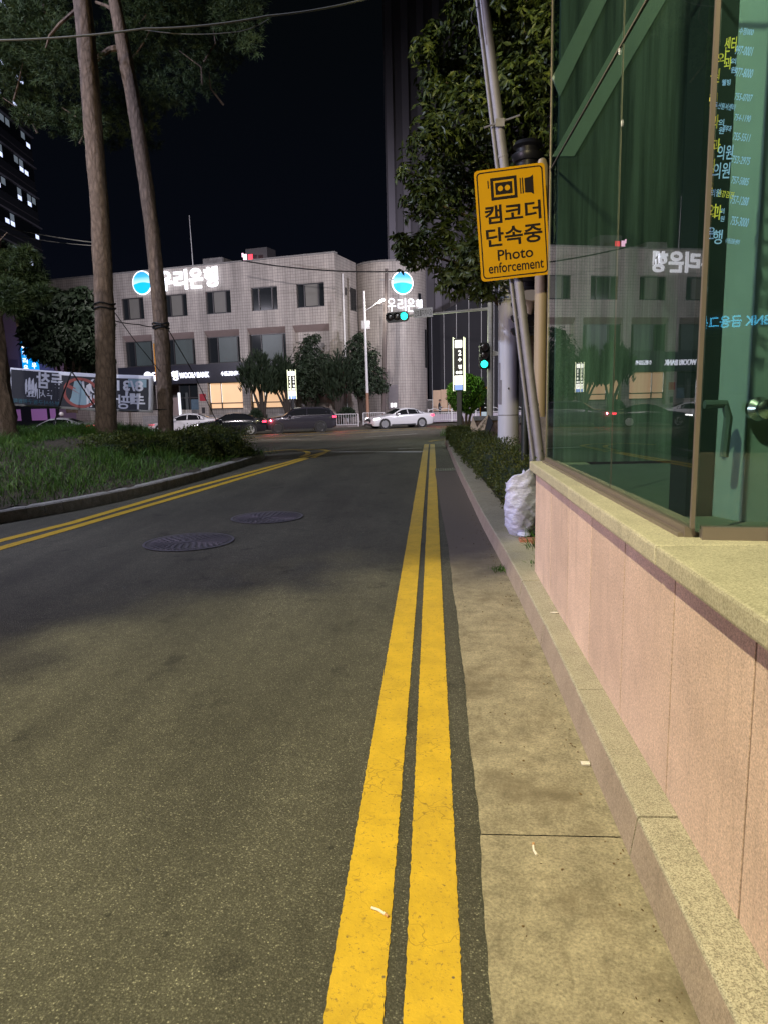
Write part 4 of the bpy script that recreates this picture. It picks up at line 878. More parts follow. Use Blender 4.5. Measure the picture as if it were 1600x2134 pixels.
# manhole covers, grate
mat('cast_iron', (.088, .084, .09), .55, .2, .3, 8.); mat('iron_ring', (.125, .12, .145), .5, .25, .2)
def manhole(label, x, y, r):
    t = thing('manhole_cover', label, 'manhole cover', (x, y, .002), random.uniform(0, 3), 'manhole covers in the road'); MB().lathe([(r*.93, 0), (r*.93, .006)], 48).build('lid', 'cast_iron', t)
    n = 48; b = MB(); b.add([(rr_*cos(2*pi*k/n), rr_*sin(2*pi*k/n), .009) for rr_ in (r, r*.94) for k in range(n)], [(k, (k+1) % n, n+(k+1) % n, n+k) for k in range(n)]); b.build('rim', 'iron_ring', t)
    b = MB()
    for ring in (.2, .32, .44, .56, .68, .80):
        m = int(ring*44)
        for k in range(m):
            a = 2*pi*(k+.5*(ring*25 % 2))/m; b.box(-.028*r/.5, .028*r/.5, -.016, .016, .0061, .011, Matrix.Rotation(a, 4, 'Z') @ Matrix.Translation((ring*r, 0, 0)))
    b.box(-.14*r, .14*r, -.08*r, .08*r, .0061, .011); b.build('tread', 'iron_ring', t)
manhole('round iron manhole cover nearer the camera on the left of the lane', -2.74, 7.5, .50); manhole('round iron manhole cover farther up the lane and more to the right', -2.22, 9.07, .48)
t = thing('drain_grate', 'iron drain grate in the gutter beside the kerb far ahead', 'grate', (.26, 14.75, .004)); b = MB(); b.box(-.22, .22, -.25, -.21, 0, .012); b.box(-.22, .22, .21, .25, 0, .012); b.build('grate_frame', 'cast_iron', t); MB().box(-.22, .22, -.209, .209, 0, .002).build('sump', 'black_rubber', t)
for k in range(9): MB().box(-.21+.05*k, -.19+.05*k, -.209, .209, .003, .011).build('bar', 'cast_iron', t)
# litter
mat('cigarette', (.75, .70, .60), .8, 0, .1); mat('filter_tan', (.5, .28, .12), .8); mat('litter_white', (.7, .66, .58), .8)
def butt(label, px, py, rz, L=.055, z=.012):
    p = atZ(px, py, z); t = thing('cigarette_butt', label, 'cigarette butt', p, rz); MB().tube([(-L/2, 0, 0), (0, .004, 0), (L/2, 0, 0)], .0042, 8).build('paper', 'cigarette', t, 40); MB().tube([(L/2+.0005, 0, 0), (L/2+.014, -.003, 0)], .0043, 8).build('filter', 'filter_tan', t, 40)
butt('bent white cigarette butt lying on the left yellow stripe', 788, 1898, radians(-30), .05, .009); butt('straight cigarette butt lying on the pale concrete gutter', 1114, 1772, radians(95), .05, .013)
b = MB().box(-.018, .018, -.012, .012, 0, .010, bev=.003); p = atZ(1219, 1593, .01); tag(b.build('paper_scrap', 'litter_white', loc=p), 'crumpled pale paper scrap lying against the foot of the kerb', 'litter')
b = MB().prism([(-.03, 0), (0, -.012), (.03, 0), (0, .014)], 0, .004); p = atZ(1155, 1277, .158); tag(b.build('paper_flake', 'litter_white', loc=p), 'small white flake on the kerb top against the granite wall', 'litter')
b = MB().box(-.10, .10, -.06, .06, 0, .05, bev=.008); p = atZ(1096, 1127, .16); tag(b.build('brick', mat('brick_red', (.36, .15, .10), .85, 0, .25, 20.), loc=(p.x+.03, p.y, .136)), 'half buried red brick between the rubbish bag and the granite wall', 'brick')

# rubbish bag
t = thing('rubbish_bag', 'crumpled white plastic rubbish bag standing open on the kerb by the hedge', 'bag', (.87, 6.98, .156)); n = 72; V = []; rows = 46
def bagfold(a, u):
    f = 0.
    for k, (ka, ku, ph, am) in enumerate(((2, 9, .3, .010), (3, -14, 1.7, .008), (1, 23, 4.1, .008), (4, 17, 2.2, .006), (5, -27, .9, .005), (2, 38, 5.2, .005), (7, 31, 3.3, .003))):
        v = sin(ka*a+ku*u+ph+1.6*sin(a+3*u+k)); f += am*(1-2*abs(v)**.7)
    return f
for i in range(rows+1):
    u = i/rows; z = .60*u; r = .125+.030*sin(pi*min(1, u*1.1))+(.010 if u > .8 else 0)-.035*(1-min(1, u*8))
    for k in range(n):
        a = 2*pi*k/n; w = r*(1+.05*sin(3*a+4*u)+.03*sin(5*a-6*u))+bagfold(a, u)*.42*(1-.5*u**3)
        zz = z+.085*u**3*sin(a+2.2)+.012*sin(5*a)*u**2
        V.append((w*cos(a)*1.12, w*sin(a), max(.0, zz)))
Fq = [(i*n+k, i*n+(k+1) % n, (i+1)*n+(k+1) % n, (i+1)*n+k) for i in range(rows) for k in range(n)]
o = len(V)
for j in range(1, 9):       # mouth folds in and gathers to a peak at the back
    u = j/8
    for k in range(n):
        a = 2*pi*k/n; e_ = V[rows*n+k]; s_ = 1-u*.85; V.append((e_[0]*s_+.01*u, e_[1]*s_+.05*u, e_[2]-.10*sin(pi*u*.62)+.085*u*u*(1 if sin(a) > -.2 else .6)+.016*sin(9*a+4*u)*sin(pi*u)))
Fq += [(rows*n+(j-1)*n+k, rows*n+(j-1)*n+(k+1) % n, rows*n+j*n+(k+1) % n, rows*n+j*n+k) for j in range(1, 9) for k in range(n)]
b = MB(); b.add(V, Fq+[tuple(range(n))[::-1], tuple(range(rows*n+8*n, rows*n+9*n))]); n_ = NT('white_plastic'); n_.base((.64, .67, .88)); n_.rough(.30); c1 = n_.coord(scale=(.8, .8, 2.6)); w1 = n_.n('TexNoise'); w1.inputs['Scale'].default_value = 9.; w1.inputs['Detail'].default_value = 3.; w1.inputs['Distortion'].default_value = 1.6; n_.l(c1, w1.inputs['Vector']); v1 = n_.ramp(w1.outputs[0], [(.35, 0.), (.5, 1.), (.65, .1)])
n_.bump(n_.mix(.35, v1, n_.noise(c1, 24., 3)), .5, .012); MATS['white_plastic'] = n_.m; mb_ = 'white_plastic'; b.build('bag', mb_, t, 180); MB().lathe([(.045, 0), (.07, .02), (.05, .05), (.015, .06)], 14, Matrix.Translation((.02, -.115, .0))).build('bottom_knot', 'white_plastic', t, 60); 

# banner between the pines
A_, B_ = at(22, 766, 17.), at(321, 783, 17.6); Bb, Ab = at(323, 858, 17.6), at(40, 850, 17.)
t = thing('protest_banner', 'grey and white cloth banner seen from behind, strung between the pine trunks', 'banner', A_); wd = (B_-A_).length
mat('banner_grey', (.035, .035, .045), .8, 0, .08); mat('banner_white', (.66, .66, .72), .8, 0, .08); mat('banner_red', (.33, .09, .08), .8); mat('banner_blue', (.26, .38, .45), .8); mat('banner_cyan', (.06, .16, .20), .8)
Mb = frame((0, 0, 0), (B_-A_), (Ab-A_)*-1); hb = (Ab-A_).length*.93
def sag(x, y): return .035*sin(x*2.3)+.02*sin(x*5.1+y*2)
def flag(poly, off, sub=1): return poly
b = MB(); nx_, ny_ = 30, 8
for i in range(nx_+1):
    for j in range(ny_+1): x = wd*i/nx_; y = -hb*(1+.0*x)*j/ny_-.03*sin(pi*i/nx_); b.v.append(tuple(Mb @ Vector((x, y, sag(x, y)))))
for i in range(nx_):
    for j in range(ny_): q = i*(ny_+1)+j; b.f.append((q, q+1, q+ny_+2, q+ny_+1)); b.mi.append(0)
cl = b.build('cloth', 'banner_white', t, 60); sm_ = cl.modifiers.new('thickness', 'SOLIDIFY'); sm_.thickness = .004; sm_.offset = -1
def drape(name, m, fill):
    b = MB(); fill(b); v2 = []
    for v in b.v: x, y, z = v; v2.append(tuple(Mb @ Vector((x, y-.03*sin(pi*x/wd), z+sag(x, y)+.006))))
    b.v = v2; return b.build(name, m, t)
def grid(b, x0, x1, y0, y1, z=0, n=14):
    o = len(b.v)
    for i in range(n+1): b.v += [(x0+(x1-x0)*i/n, y0, z), (x0+(x1-x0)*i/n, y1, z)]
    for i in range(n): b.f.append((o+2*i, o+2*i+2, o+2*i+3, o+2*i+1)); b.mi.append(0)
drape('dark_field', 'banner_grey', lambda b: (grid(b, .02, 1.15, -hb*.95, -.04), grid(b, 1.15, wd-.12, -hb*.93, -.09), grid(b, wd-.6, wd-.16, -.45, -.30, .001)))
T_ = lambda x, y, z=.004: Matrix.Translation((x, y, z))
def words(b):
    text('동참', .62, .40, .001, .03, True, T_(.95, -.25), mb=b); text('해주세요', .92, .24, .001, .0, True, T_(.86, -.59), mb=b)
    text('8/31(토)', 1.35, .36, .001, .03, True, T_(wd-.92, -.30), mb=b); text('쿠팡불매', 1.45, .36, .001, .02, True, T_(wd-.92, -.68), mb=b)
drape('lettering', 'banner_white', words)
drape('cyan_lettering', 'banner_cyan', lambda b: text('부산서구동구위원회', 1.1, .11, .001, .01, True, T_(.62, -hb*.86), mb=b))
drape('sky_patch', 'banner_blue', lambda b: grid(b, wd-.62, wd-.17, -.30, -.10, .003))
drape('drop_print', 'banner_blue', lambda b: (b.prism([(1.55, -.12), (1.45, -.62), (1.40, -.72), (1.52, -.80), (1.80, -.80), (1.95, -.70), (1.80, -.55), (1.68, -.2)], .003, .004)))
n = 30
def ringf(b):
    b.add([(1.68+r_*cos(2*pi*k/n), -.5+r_*.86*sin(2*pi*k/n), .006) for r_ in (.44, .36) for k in range(n)], [(k, (k+1) % n, n+(k+1) % n, n+k) for k in range(n)]); b.box(-.38, .38, -.04, .04, .005, .007, T_(1.68, -.5, 0) @ Matrix.Rotation(radians(-28), 4, 'Z'))
drape('prohibition_ring', 'banner_red', ringf)
# ================================================================== TREES
def trunk_mesh(name, parent, path, radii, m='pine_bark', n=18, step=.22, rough=.09):
    pts = smoothline(path, 2); L = [0.]
    for a, c in zip(pts[:-1], pts[1:]): L.append(L[-1]+(c-a).length)
    P0 = [0.]
    for a, c in zip(path[:-1], path[1:]): P0.append(P0[-1]+(Vector(c)-Vector(a)).length)
    fine = resample(pts, step); b = MB(); b.tube(fine, [float(np.interp(k/(len(fine)-1)*P0[-1], P0, radii)) for k in range(len(fine))], n)
    for i in range(len(fine)):
        for k in range(n):
            v = Vector(b.v[i*n+k]); c = fine[i]; f = 1+rough*(sin(k*2.4+i*.7)*.5+sin(k*5.1-i*1.9)*.3)+random.uniform(-rough, rough)*.55; b.v[i*n+k] = tuple(c+(v-c)*f)
    return b.build(name, m, parent, 60)
def balls(spec, Y, n, o, spread=.5, squash=1.):
    """points in round clumps; spec = (px, py, radius px) at distance Y"""
    w = np.array([s[2]**2 for s in spec], float); k = RNG.choice(len(spec), n, p=w/w.sum()); C = []; R = []
    for s in spec:
        y = Y+(s[3] if len(s) > 3 else RNG.uniform(-1, 1)*spread); c = at(s[0], s[1], y); C.append((c.x, c.y, c.z)); R.append(s[2]*y/F)
    C = np.array(C)-np.array(o); R = np.array(R); d = unit(RNG.normal(size=(n, 3))); r = R[k]*RNG.random(n)**.42*RNG.uniform(.8, 1.12, n); d2 = d.copy(); d2[:, 2] *= squash
    return C[k]+d2*r[:, None], d
def pine_crown(parent, spec, Y, n, o, spread=1.):
    P, d = balls(spec, Y, n, o, spread, .7); k = 16; up = d+np.array([0, 0, .35])
    D = np.repeat(up, k, 0)*.7+RNG.normal(0, .62, (n*k, 3)); V, Fc = blades(np.repeat(P, k, 0), D, RNG.uniform(.10, .19, n*k), .011, .3); npmesh('needles', V, Fc, 'pine_needles', parent)
    for s in spec[::2]:
        c = at(s[0], s[1], Y)-Vector(o); MB().tube([c+Vector((random.uniform(-.5, .5), .2, -.35)), c, c+Vector((random.uniform(-.6, .6), -.2, .35))], [.03, .022, .008], 6).build('twig', 'pine_bark', parent)
# leftmost thick pine
Y = 14.; base = at(2, 952, Y); t = thing('pine_tree', 'thickest pine trunk at the far left edge standing in the long grass', 'pine tree', base)
trunk_mesh('trunk', t, [(-.02, 0, -.4)]+[tuple(at(px, py, Y)-base) for px, py in ((2, 945), (-8, 860), (-20, 770), (-28, 680), (-36, 560), (-40, 300), (-30, 0))]+[tuple(at(-30, 0, Y)-base+Vector((.1, 0, 1.5)))], [.56, .47, .42, .36, .34, .33, .28, .22, .18], rough=.14)
pine_crown(t, [(15, 560, 48), (58, 585, 42), (15, 615, 46), (55, 535, 22), (35, 640, 26), (88, 612, 22), (-25, 530, 50), (-70, 560, 70)], Y, 2200, base, .6)
# two tall pines
Y = 16.; base = at(221, 900, Y); t = thing('pine_tree', 'tall straight reddish pine trunk in front of the banner, left of the slimmer pine', 'pine tree', base)
trunk_mesh('trunk', t, [(0, 0, -.4)]+[tuple(at(px, py, Y)-base) for px, py in ((221, 895), (222, 800), (219, 640), (206, 400), (190, 200), (174, 0))]+[tuple(at(174, 0, Y)-base+Vector((-.2, 0, 2.5)))], [.34, .27, .235, .215, .19, .195, .19, .12])
MB().tube([tuple(at(157, 22, Y)-base), tuple(at(125, 50, Y)-base), tuple(at(104, 75, Y)-base), tuple(at(96, 100, Y)-base)], [.04, .035, .03, .015], 7).build('branch', 'pine_bark', t)
b = MB(); zc = at(219, 640, Y)-base
for dz in (-.04, .06): b.tube([zc+Vector((.235*cos(a), .235*sin(a), dz+.02*sin(3*a))) for a in np.linspace(0, 2*pi, 17)], .018, 6)
b.build('tie_rope', 'black_rubber', t)
pine_crown(t, [(60, 60, 85), (140, 120, 85), (40, 170, 65), (120, 235, 60), (90, 20, 80), (20, 110, 60), (185, 260, 48), (-30, 60, 90), (60, 240, 35)], 18.2, 3300, base, .8)
Y = 18.; base = at(346, 905, Y); t = thing('pine_tree', 'slimmer leaning pine trunk with a curved side branch, right of the reddish pine', 'pine tree', base)
trunk_mesh('trunk', t, [(0, 0, -.4)]+[tuple(at(px, py, Y)-base) for px, py in ((346, 900), (344, 800), (331, 600), (308, 400), (286, 250), (258, 100), (240, 0))]+[tuple(at(240, 0, Y)-base+Vector((-.25, 0, 2.2)))], [.27, .205, .195, .185, .172, .172, .165, .14, .08])
b = MB(); b.tube([tuple(at(px, py, Y)-base) for px, py in ((252, 100), (232, 102), (212, 114), (192, 134))], [.085, .07, .06, .05], 8); b.build('branch', 'pine_bark', t); b = MB(); b.tube([tuple(at(px, py, Y)-base) for px, py in ((238, 22), (222, 12), (200, 4))], [.05, .04, .03], 7); b.build('branch', 'pine_bark', t)
b = MB(); zc = at(336, 680, Y)-base
for dz in (-.05, .0, .06): b.tube([zc+Vector((.20*cos(a), .20*sin(a), dz+.02*sin(3*a+dz*30))) for a in np.linspace(0, 2*pi, 17)], .022, 6)
b.tube([(.21*cos(a), .21*sin(a), (at(346, 853, Y)-base).z) for a in np.linspace(0, 2*pi, 17)], .012, 6); b.build('tie_rope', 'black_rubber', t)
pine_crown(t, [(300, 90, 90), (380, 40, 80), (450, 90, 70), (500, 40, 55), (420, 140, 52), (350, 190, 55), (270, 230, 62), (230, 285, 34), (300, 290, 34), (520, 95, 26), (440, 185, 22), (480, 10, 70), (320, 10, 90)], 20.2, 3600, base, .8)
# guy ropes of the pines
def rope(name, label, cat, pts, r, m, sagz=0.):
    pts = [Vector(p) for p in pts]; o = pts[0].copy(); q = []
    for a, c in zip(pts[:-1], pts[1:]):
        for k in range(13): u = k/12; p = a.lerp(c, u)-o; p.z -= sagz*4*u*(1-u); q.append(p)
    b = MB().tube([p for i, p in enumerate(q) if i == 0 or (p-q[i-1]).length > 1e-5], r, 6); ob = b.build(name, m, loc=o); return tag(ob, label, cat)
rope('guy_rope', 'black guy rope slanting from the banner top down left to the grass', 'rope', [at(150, 774, 16.6), at(132, 822, 16.2), at(113, 885, 15.6)], .017, 'black_rubber')
rope('guy_rope', 'black guy rope slanting from the banner top down right to the reddish pine foot', 'rope', [at(150, 774, 16.6), at(200, 850, 16.9), at(262, 915, 17.)], .017, 'black_rubber')
rope('guy_rope', 'thin black rope running down right from the slimmer pine tie to the queueing cars', 'rope', [at(352, 688, 18.), at(400, 770, 18.6), at(458, 890, 19.2)], .012, 'black_rubber')
rope('guy_rope', 'thin black rope running from the tie on the reddish pine down to the slimmer pine', 'rope', [at(236, 646, 16.), at(278, 705, 17.), at(335, 775, 17.8)], .010, 'black_rubber')
rope('guy_rope', 'knotted dark rope joining the two tall pine trunks above the banner', 'rope', [at(237, 668, 16.1), at(290, 676, 17.2), at(326, 681, 17.9)], .012, 'black_rubber', .02)
mat('wire_grey', (.16, .16, .15), .6)
rope('overhead_wire', 'overhead wire crossing the top of the dark sky in front of both pines', 'wire', [at(-60, 85, 13.), at(300, 60, 13.4), at(560, 33, 13.8), at(800, -12, 14.)], .018, 'wire_grey', .05)
rope('overhead_wire', 'lower loop of overhead wire branching off at the right of the slimmer pine', 'wire', [at(300, 62, 13.5), at(480, 68, 13.6), at(560, 40, 13.9)], .008, 'wire_grey', .05)
rope('overhead_wire', 'upper of two thin wires below the lit office block at the far left', 'wire', [at(-30, 464, 30.), at(215, 507, 34.)], .02, 'wire_grey', .1)
rope('overhead_wire', 'lower of two thin wires below the lit office block at the far left', 'wire', [at(-30, 478, 30.), at(195, 512, 34.)], .014, 'wire_grey', .1)
rope('overhead_wire', 'dark cable drooping from the bank roof sign towards the broadleaf tree', 'wire', [at(505, 543, 54.), at(870, 564, 50.)], .05, 'black_rubber', .35)

# broadleaf tree over the right side
def leafy(parent, spec, Y, n, o, L, m, per=6, spread=1.3, droop=.5, name='leaves', squash=1.):
    P, d = balls(spec, Y, n, o, spread, squash); a = RNG.uniform(0, 2*pi, (n, 1))+np.arange(per)[None, :]*2*pi/per
    ax = unit(d+np.array([0, 0, .4])); e1 = unit(np.cross(ax, RNG.normal(size=(n, 3)))); e2 = np.cross(ax, e1)
    D = (e1[:, None]*np.cos(a)[..., None]+e2[:, None]*np.sin(a)[..., None]+ax[:, None]*.15).reshape(-1, 3); D[:, 2] -= droop; D += RNG.normal(0, .12, D.shape)
    LL = RNG.uniform(.65, 1.2, n*per)*L; V, Fc = leaves(np.repeat(P, per, 0), D, LL, LL*.36); return npmesh(name, V, Fc, m, parent)
bx = Vector((2.35, 17., .1)); t = thing('broadleaf_tree', 'large broadleaf tree with drooping palmate leaves hanging above the orange yellow plate', 'tree', bx)
spec = [(1010, 110, 105), (925, 170, 62), (1085, 50, 100), (905, 290, 66), (960, 370, 88), (1060, 290, 100), (885, 415, 52), (925, 510, 74), (858, 520, 40), (1010, 540, 72), (1065, 470, 85), (885, 105, 36), (1095, 170, 80), (945, 585, 34), (985, 20, 60), (990, 240, 80), (1120, 380, 90), (850, 360, 30), (1000, 600, 26), (1180, 90, 110), (1190, 260, 110), (1060, -70, 110), (1180, -60, 110), (835, 505, 24), (905, 60, 22)]
leafy(t, spec, 15.5, 5600, bx, .178, 'broad_leaf', 6, 1.6, .6)
trunk_mesh('trunk', t, [(0, 0, -.2), (-.02, 0, 2.), (.05, -.2, 4.), (-.1, -.5, 6.), (-.3, -.8, 8.5), (-.3, -.9, 11)], [.26, .2, .17, .14, .09, .04], 'pine_bark', 12)
b = MB()
for s in spec[:19]:
    c = at(s[0], s[1], 15.5)-bx; z = max(2.6, c.z-1.2); b.tube([Vector((-.05, -.3, z)), Vector((-.05, -.3, z)).lerp(c, .5)+Vector((0, 0, .25)), c], [.06, .04, .012], 6)
b.build('limb', 'pine_bark', t)
# dark leafy tree behind the banner
bx = at(150, 860, 36.); t = thing('leafy_tree', 'dark leafy tree between the blue shop signs and the bank front', 'tree', bx)
spec = [(70, 650, 36), (110, 640, 42), (150, 640, 42), (185, 650, 40), (90, 700, 34), (130, 700, 42), (180, 710, 42), (205, 680, 34), (60, 690, 22), (105, 735, 26), (165, 745, 34), (210, 745, 26), (115, 612, 16), (175, 612, 18), (55, 720, 12), (80, 735, 16)]
leafy(t, spec, 36., 2300, bx, .42, 'dark_leaf', 6, 1.2, .6)
b = MB()
for dx in (-.5, -.1, .35, .7): b.tube([(dx*.3, 0, 0), (dx*.8, 0, 1.8), (dx*1.6, 0, 4.5)], [.12, .09, .04], 7)
b.build('trunk', 'pine_bark', t)
# trees on the bank planter
def bank_tree(name, label, kind, spec, Y, trunkpx, n):
    bx = at(trunkpx, 872, Y); bx.z = -.2; t = thing(name, label, 'tree', bx); R_ = 0
    if kind == 'juniper':
        P, d = balls(spec, Y, n, bx, .5, 1.15); k = 9; D = np.repeat(d*np.array([.55, .55, .15])+np.array([0, 0, 1.05]), k, 0)+RNG.normal(0, .16, (n*k, 3)); V, Fc = blades(np.repeat(P, k, 0), D, RNG.uniform(.25, .62, n*k), .055, .15); npmesh('foliage', V, Fc, 'dark_leaf', t)
    else: leafy(t, spec, Y, n, bx, .26, 'dark_leaf', 6, .5, .05, 'foliage')
    tops = [at(s[0], s[1], Y)-bx for s in spec]; b = MB()
    for c in tops[:4]: b.tube([(random.uniform(-.05, .05), 0, 0), (c.x*.35, 0, max(.8, c.z*.45)), tuple(c)], [.16, .12, .05], 8)
    b.build('trunk', mat('dark_bark', (.035, .028, .024), .9, 0, .3, 8.), t)
bank_tree('juniper_tree', 'dark upswept juniper in front of the lit bank windows, leftmost of the planter', 'juniper', [(520, 795, 24), (545, 790, 30), (535, 765, 26), (560, 800, 22), (512, 775, 14), (550, 755, 12)], 54., 549, 900)
bank_tree('juniper_tree', 'dark upswept juniper just left of the far lit station pylon', 'juniper', [(580, 795, 26), (597, 790, 24), (588, 768, 22), (575, 812, 14), (600, 808, 14)], 54.4, 604, 800)
bank_tree('holly_tree', 'dense dark round topped holly rising behind the far lit station pylon', 'holly', [(640, 740, 30), (650, 775, 38), (625, 770, 26), (672, 760, 26), (645, 715, 18), (660, 705, 12), (630, 800, 28), (668, 800, 28), (650, 825, 22)], 55.2, 650, 1500)
bank_tree('juniper_tree', 'dark upswept juniper between the two dense hollies', 'juniper', [(695, 800, 28), (720, 795, 26), (705, 770, 28), (685, 780, 20), (735, 785, 16), (700, 820, 18), (725, 765, 12)], 53.8, 708, 900)
bank_tree('holly_tree', 'dense dark holly half hidden by the slim street lamp at the bank corner', 'holly', [(745, 730, 30), (755, 770, 36), (735, 770, 24), (782, 785, 26), (760, 805, 28), (795, 805, 18), (740, 805, 16), (750, 705, 14), (775, 745, 18)], 54.6, 755, 1500)
for k, (px, lb) in enumerate(((668, 'low dark shrub in the planter behind the grey suv'), (722, 'low dark shrub in the planter below the upswept juniper'), (535, 'small dark shrub under the leftmost juniper'))):
    bx = at(px, 866, 53.9); bx.z = .05; t = thing('shrub', lb, 'shrub', bx); P = RNG.normal(size=(1500, 3)); P = unit(P)*RNG.random((1500, 1))**.4*np.array([.75-.2*(k == 2), .5, .65]); P[:, 2] = abs(P[:, 2])+.1; V, Fc = leaves(P, P+RNG.normal(0, .4, P.shape), .2, .08); npmesh('foliage', V, Fc, 'dark_leaf', t)
    MB().tube([(0, 0, -.4), (.02, 0, .4)], .05, 6).build('stem', 'pine_bark', t)
# round topiary by the pylon
bx = Vector((1.56, 33., -.1)); t = thing('topiary_bush', 'bright green round clipped bush lit by the nearer station pylon', 'bush', bx); nb = 5200; d = unit(RNG.normal(size=(nb, 3))); r = .80+.09*np.sin(d[:, 0]*7)*np.sin(d[:, 2]*6+1)+RNG.normal(0, .045, nb)
P = d*r[:, None]*np.array([1, 1, .98])+np.array([0, 0, 1.72]); V, Fc = leaves(P, d+RNG.normal(0, .55, d.shape), RNG.uniform(.08, .15, nb), .06); npmesh('foliage', V, Fc, 'topiary_leaf', t)
MB().lathe([(.1, -.68), (.5, -.5), (.68, 0), (.5, .5), (.1, .68)], 16, Matrix.Translation((0, 0, 1.72))).build('branches', 'dark_leaf', t, 60); b = MB()
for dx in (-.18, 0, .16): b.tube([(dx*.5, 0, -.1), (dx, .02, .6), (dx*2.4, 0, 1.3)], [.07, .06, .04], 7)
b.build('trunk', 'pine_bark', t)
# weeds
def tuft(label, x, y, z, n, L, sp, name='weed_tuft'):
    P = np.c_[RNG.normal(0, sp, (n, 2)), np.zeros(n)]; D = np.c_[RNG.normal(0, .45, (n, 2)), np.ones(n)]; V, Fc = blades(P, D, RNG.uniform(.4, 1., n)*L, RNG.uniform(.004, .010, n)*max(1, L*3), .6); o = npmesh(name, V, Fc, 'grass_blade'); o.location = (x, y, z); tag(o, label, 'weed')
tuft('long bladed green weed tuft between the rubbish bag and the granite wall', .985, 6.3, .135, 120, .30, .05)
tuft('short green weed beside the half buried brick at the wall end', .90, 5.75, .13, 70, .12, .05)
tuft('small yellowish weed growing from the gutter joint against the kerb', .60, 6.1, .008, 90, .06, .045)
tuft('wispy grass at the corner end of the right hedge near the lit pylon', .72, 25.2, .12, 260, .5, .22)
tuft('weedy growth at the tip of the left island past the clipped hedge', -4.95, 17.9, .16, 420, .38, .33)

# ================================================================== VEHICLES AND PEOPLE
mat('car_white', (.62, .62, .65), .22, 0, .02, coat=.6); mat('car_black', (.010, .011, .016), .16, 0, .02, coat=.8); mat('car_grey', (.042, .040, .053), .2, .3, .02, coat=.6); mat('car_glass', (.012, .013, .015), .06, 0, .02); mat('tyre', (.012, .012, .012), .8); mat('alloy', (.5, .5, .52), .3, .9, .04); mat('dark_alloy', (.06, .06, .065), .35, .6, .04); mat('trim', (.02, .02, .022), .4); mat('bright_trim', (.6, .6, .62), .2, .9)
HEAD = emit('head_lamp', (1., .97, 1.), 7.); TAIL = emit('tail_lamp', (1., .03, .07), 5.); TAILDIM = emit('tail_dim', (1., .05, .08), 1.); mat('plate_white', (.6, .6, .6), .5)
SED = dict(L=4.75, hw=.92, r=.335, wx=(.88, 3.72), st=[(0, .62, .28, .60, .50, .62), (.12, .80, .2, .70, .66, .73), (.55, .90, .19, .80, .78, .84), (1.45, .92, .19, .92, .80, .97), (2.25, .92, .19, .95, .62, 1.36), (2.75, .92, .19, .96, .60, 1.42), (3.3, .92, .19, .97, .60, 1.37), (4.1, .91, .2, 1.0, .68, 1.07), (4.6, .86, .24, .99, .70, 1.02), (4.75, .74, .34, .90, .58, .93)], cowl=1.45, rf=2.25, rr=3.3, deck=4.1, lz=.68, tz=.86)
SUV = dict(L=4.8, hw=.95, r=.37, wx=(.92, 3.74), st=[(0, .66, .36, .74, .52, .78), (.12, .86, .26, .88, .7, .92), (.5, .94, .25, .98, .8, 1.02), (1.3, .95, .25, 1.06, .82, 1.11), (2.05, .95, .25, 1.10, .68, 1.60), (2.7, .95, .25, 1.11, .66, 1.68), (3.9, .95, .25, 1.13, .66, 1.66), (4.45, .94, .26, 1.15, .68, 1.52), (4.72, .88, .32, 1.12, .66, 1.18), (4.8, .82, .40, .98, .6, 1.02)], cowl=1.3, rf=2.05, rr=3.9, deck=4.7, lz=.80, tz=1.02)
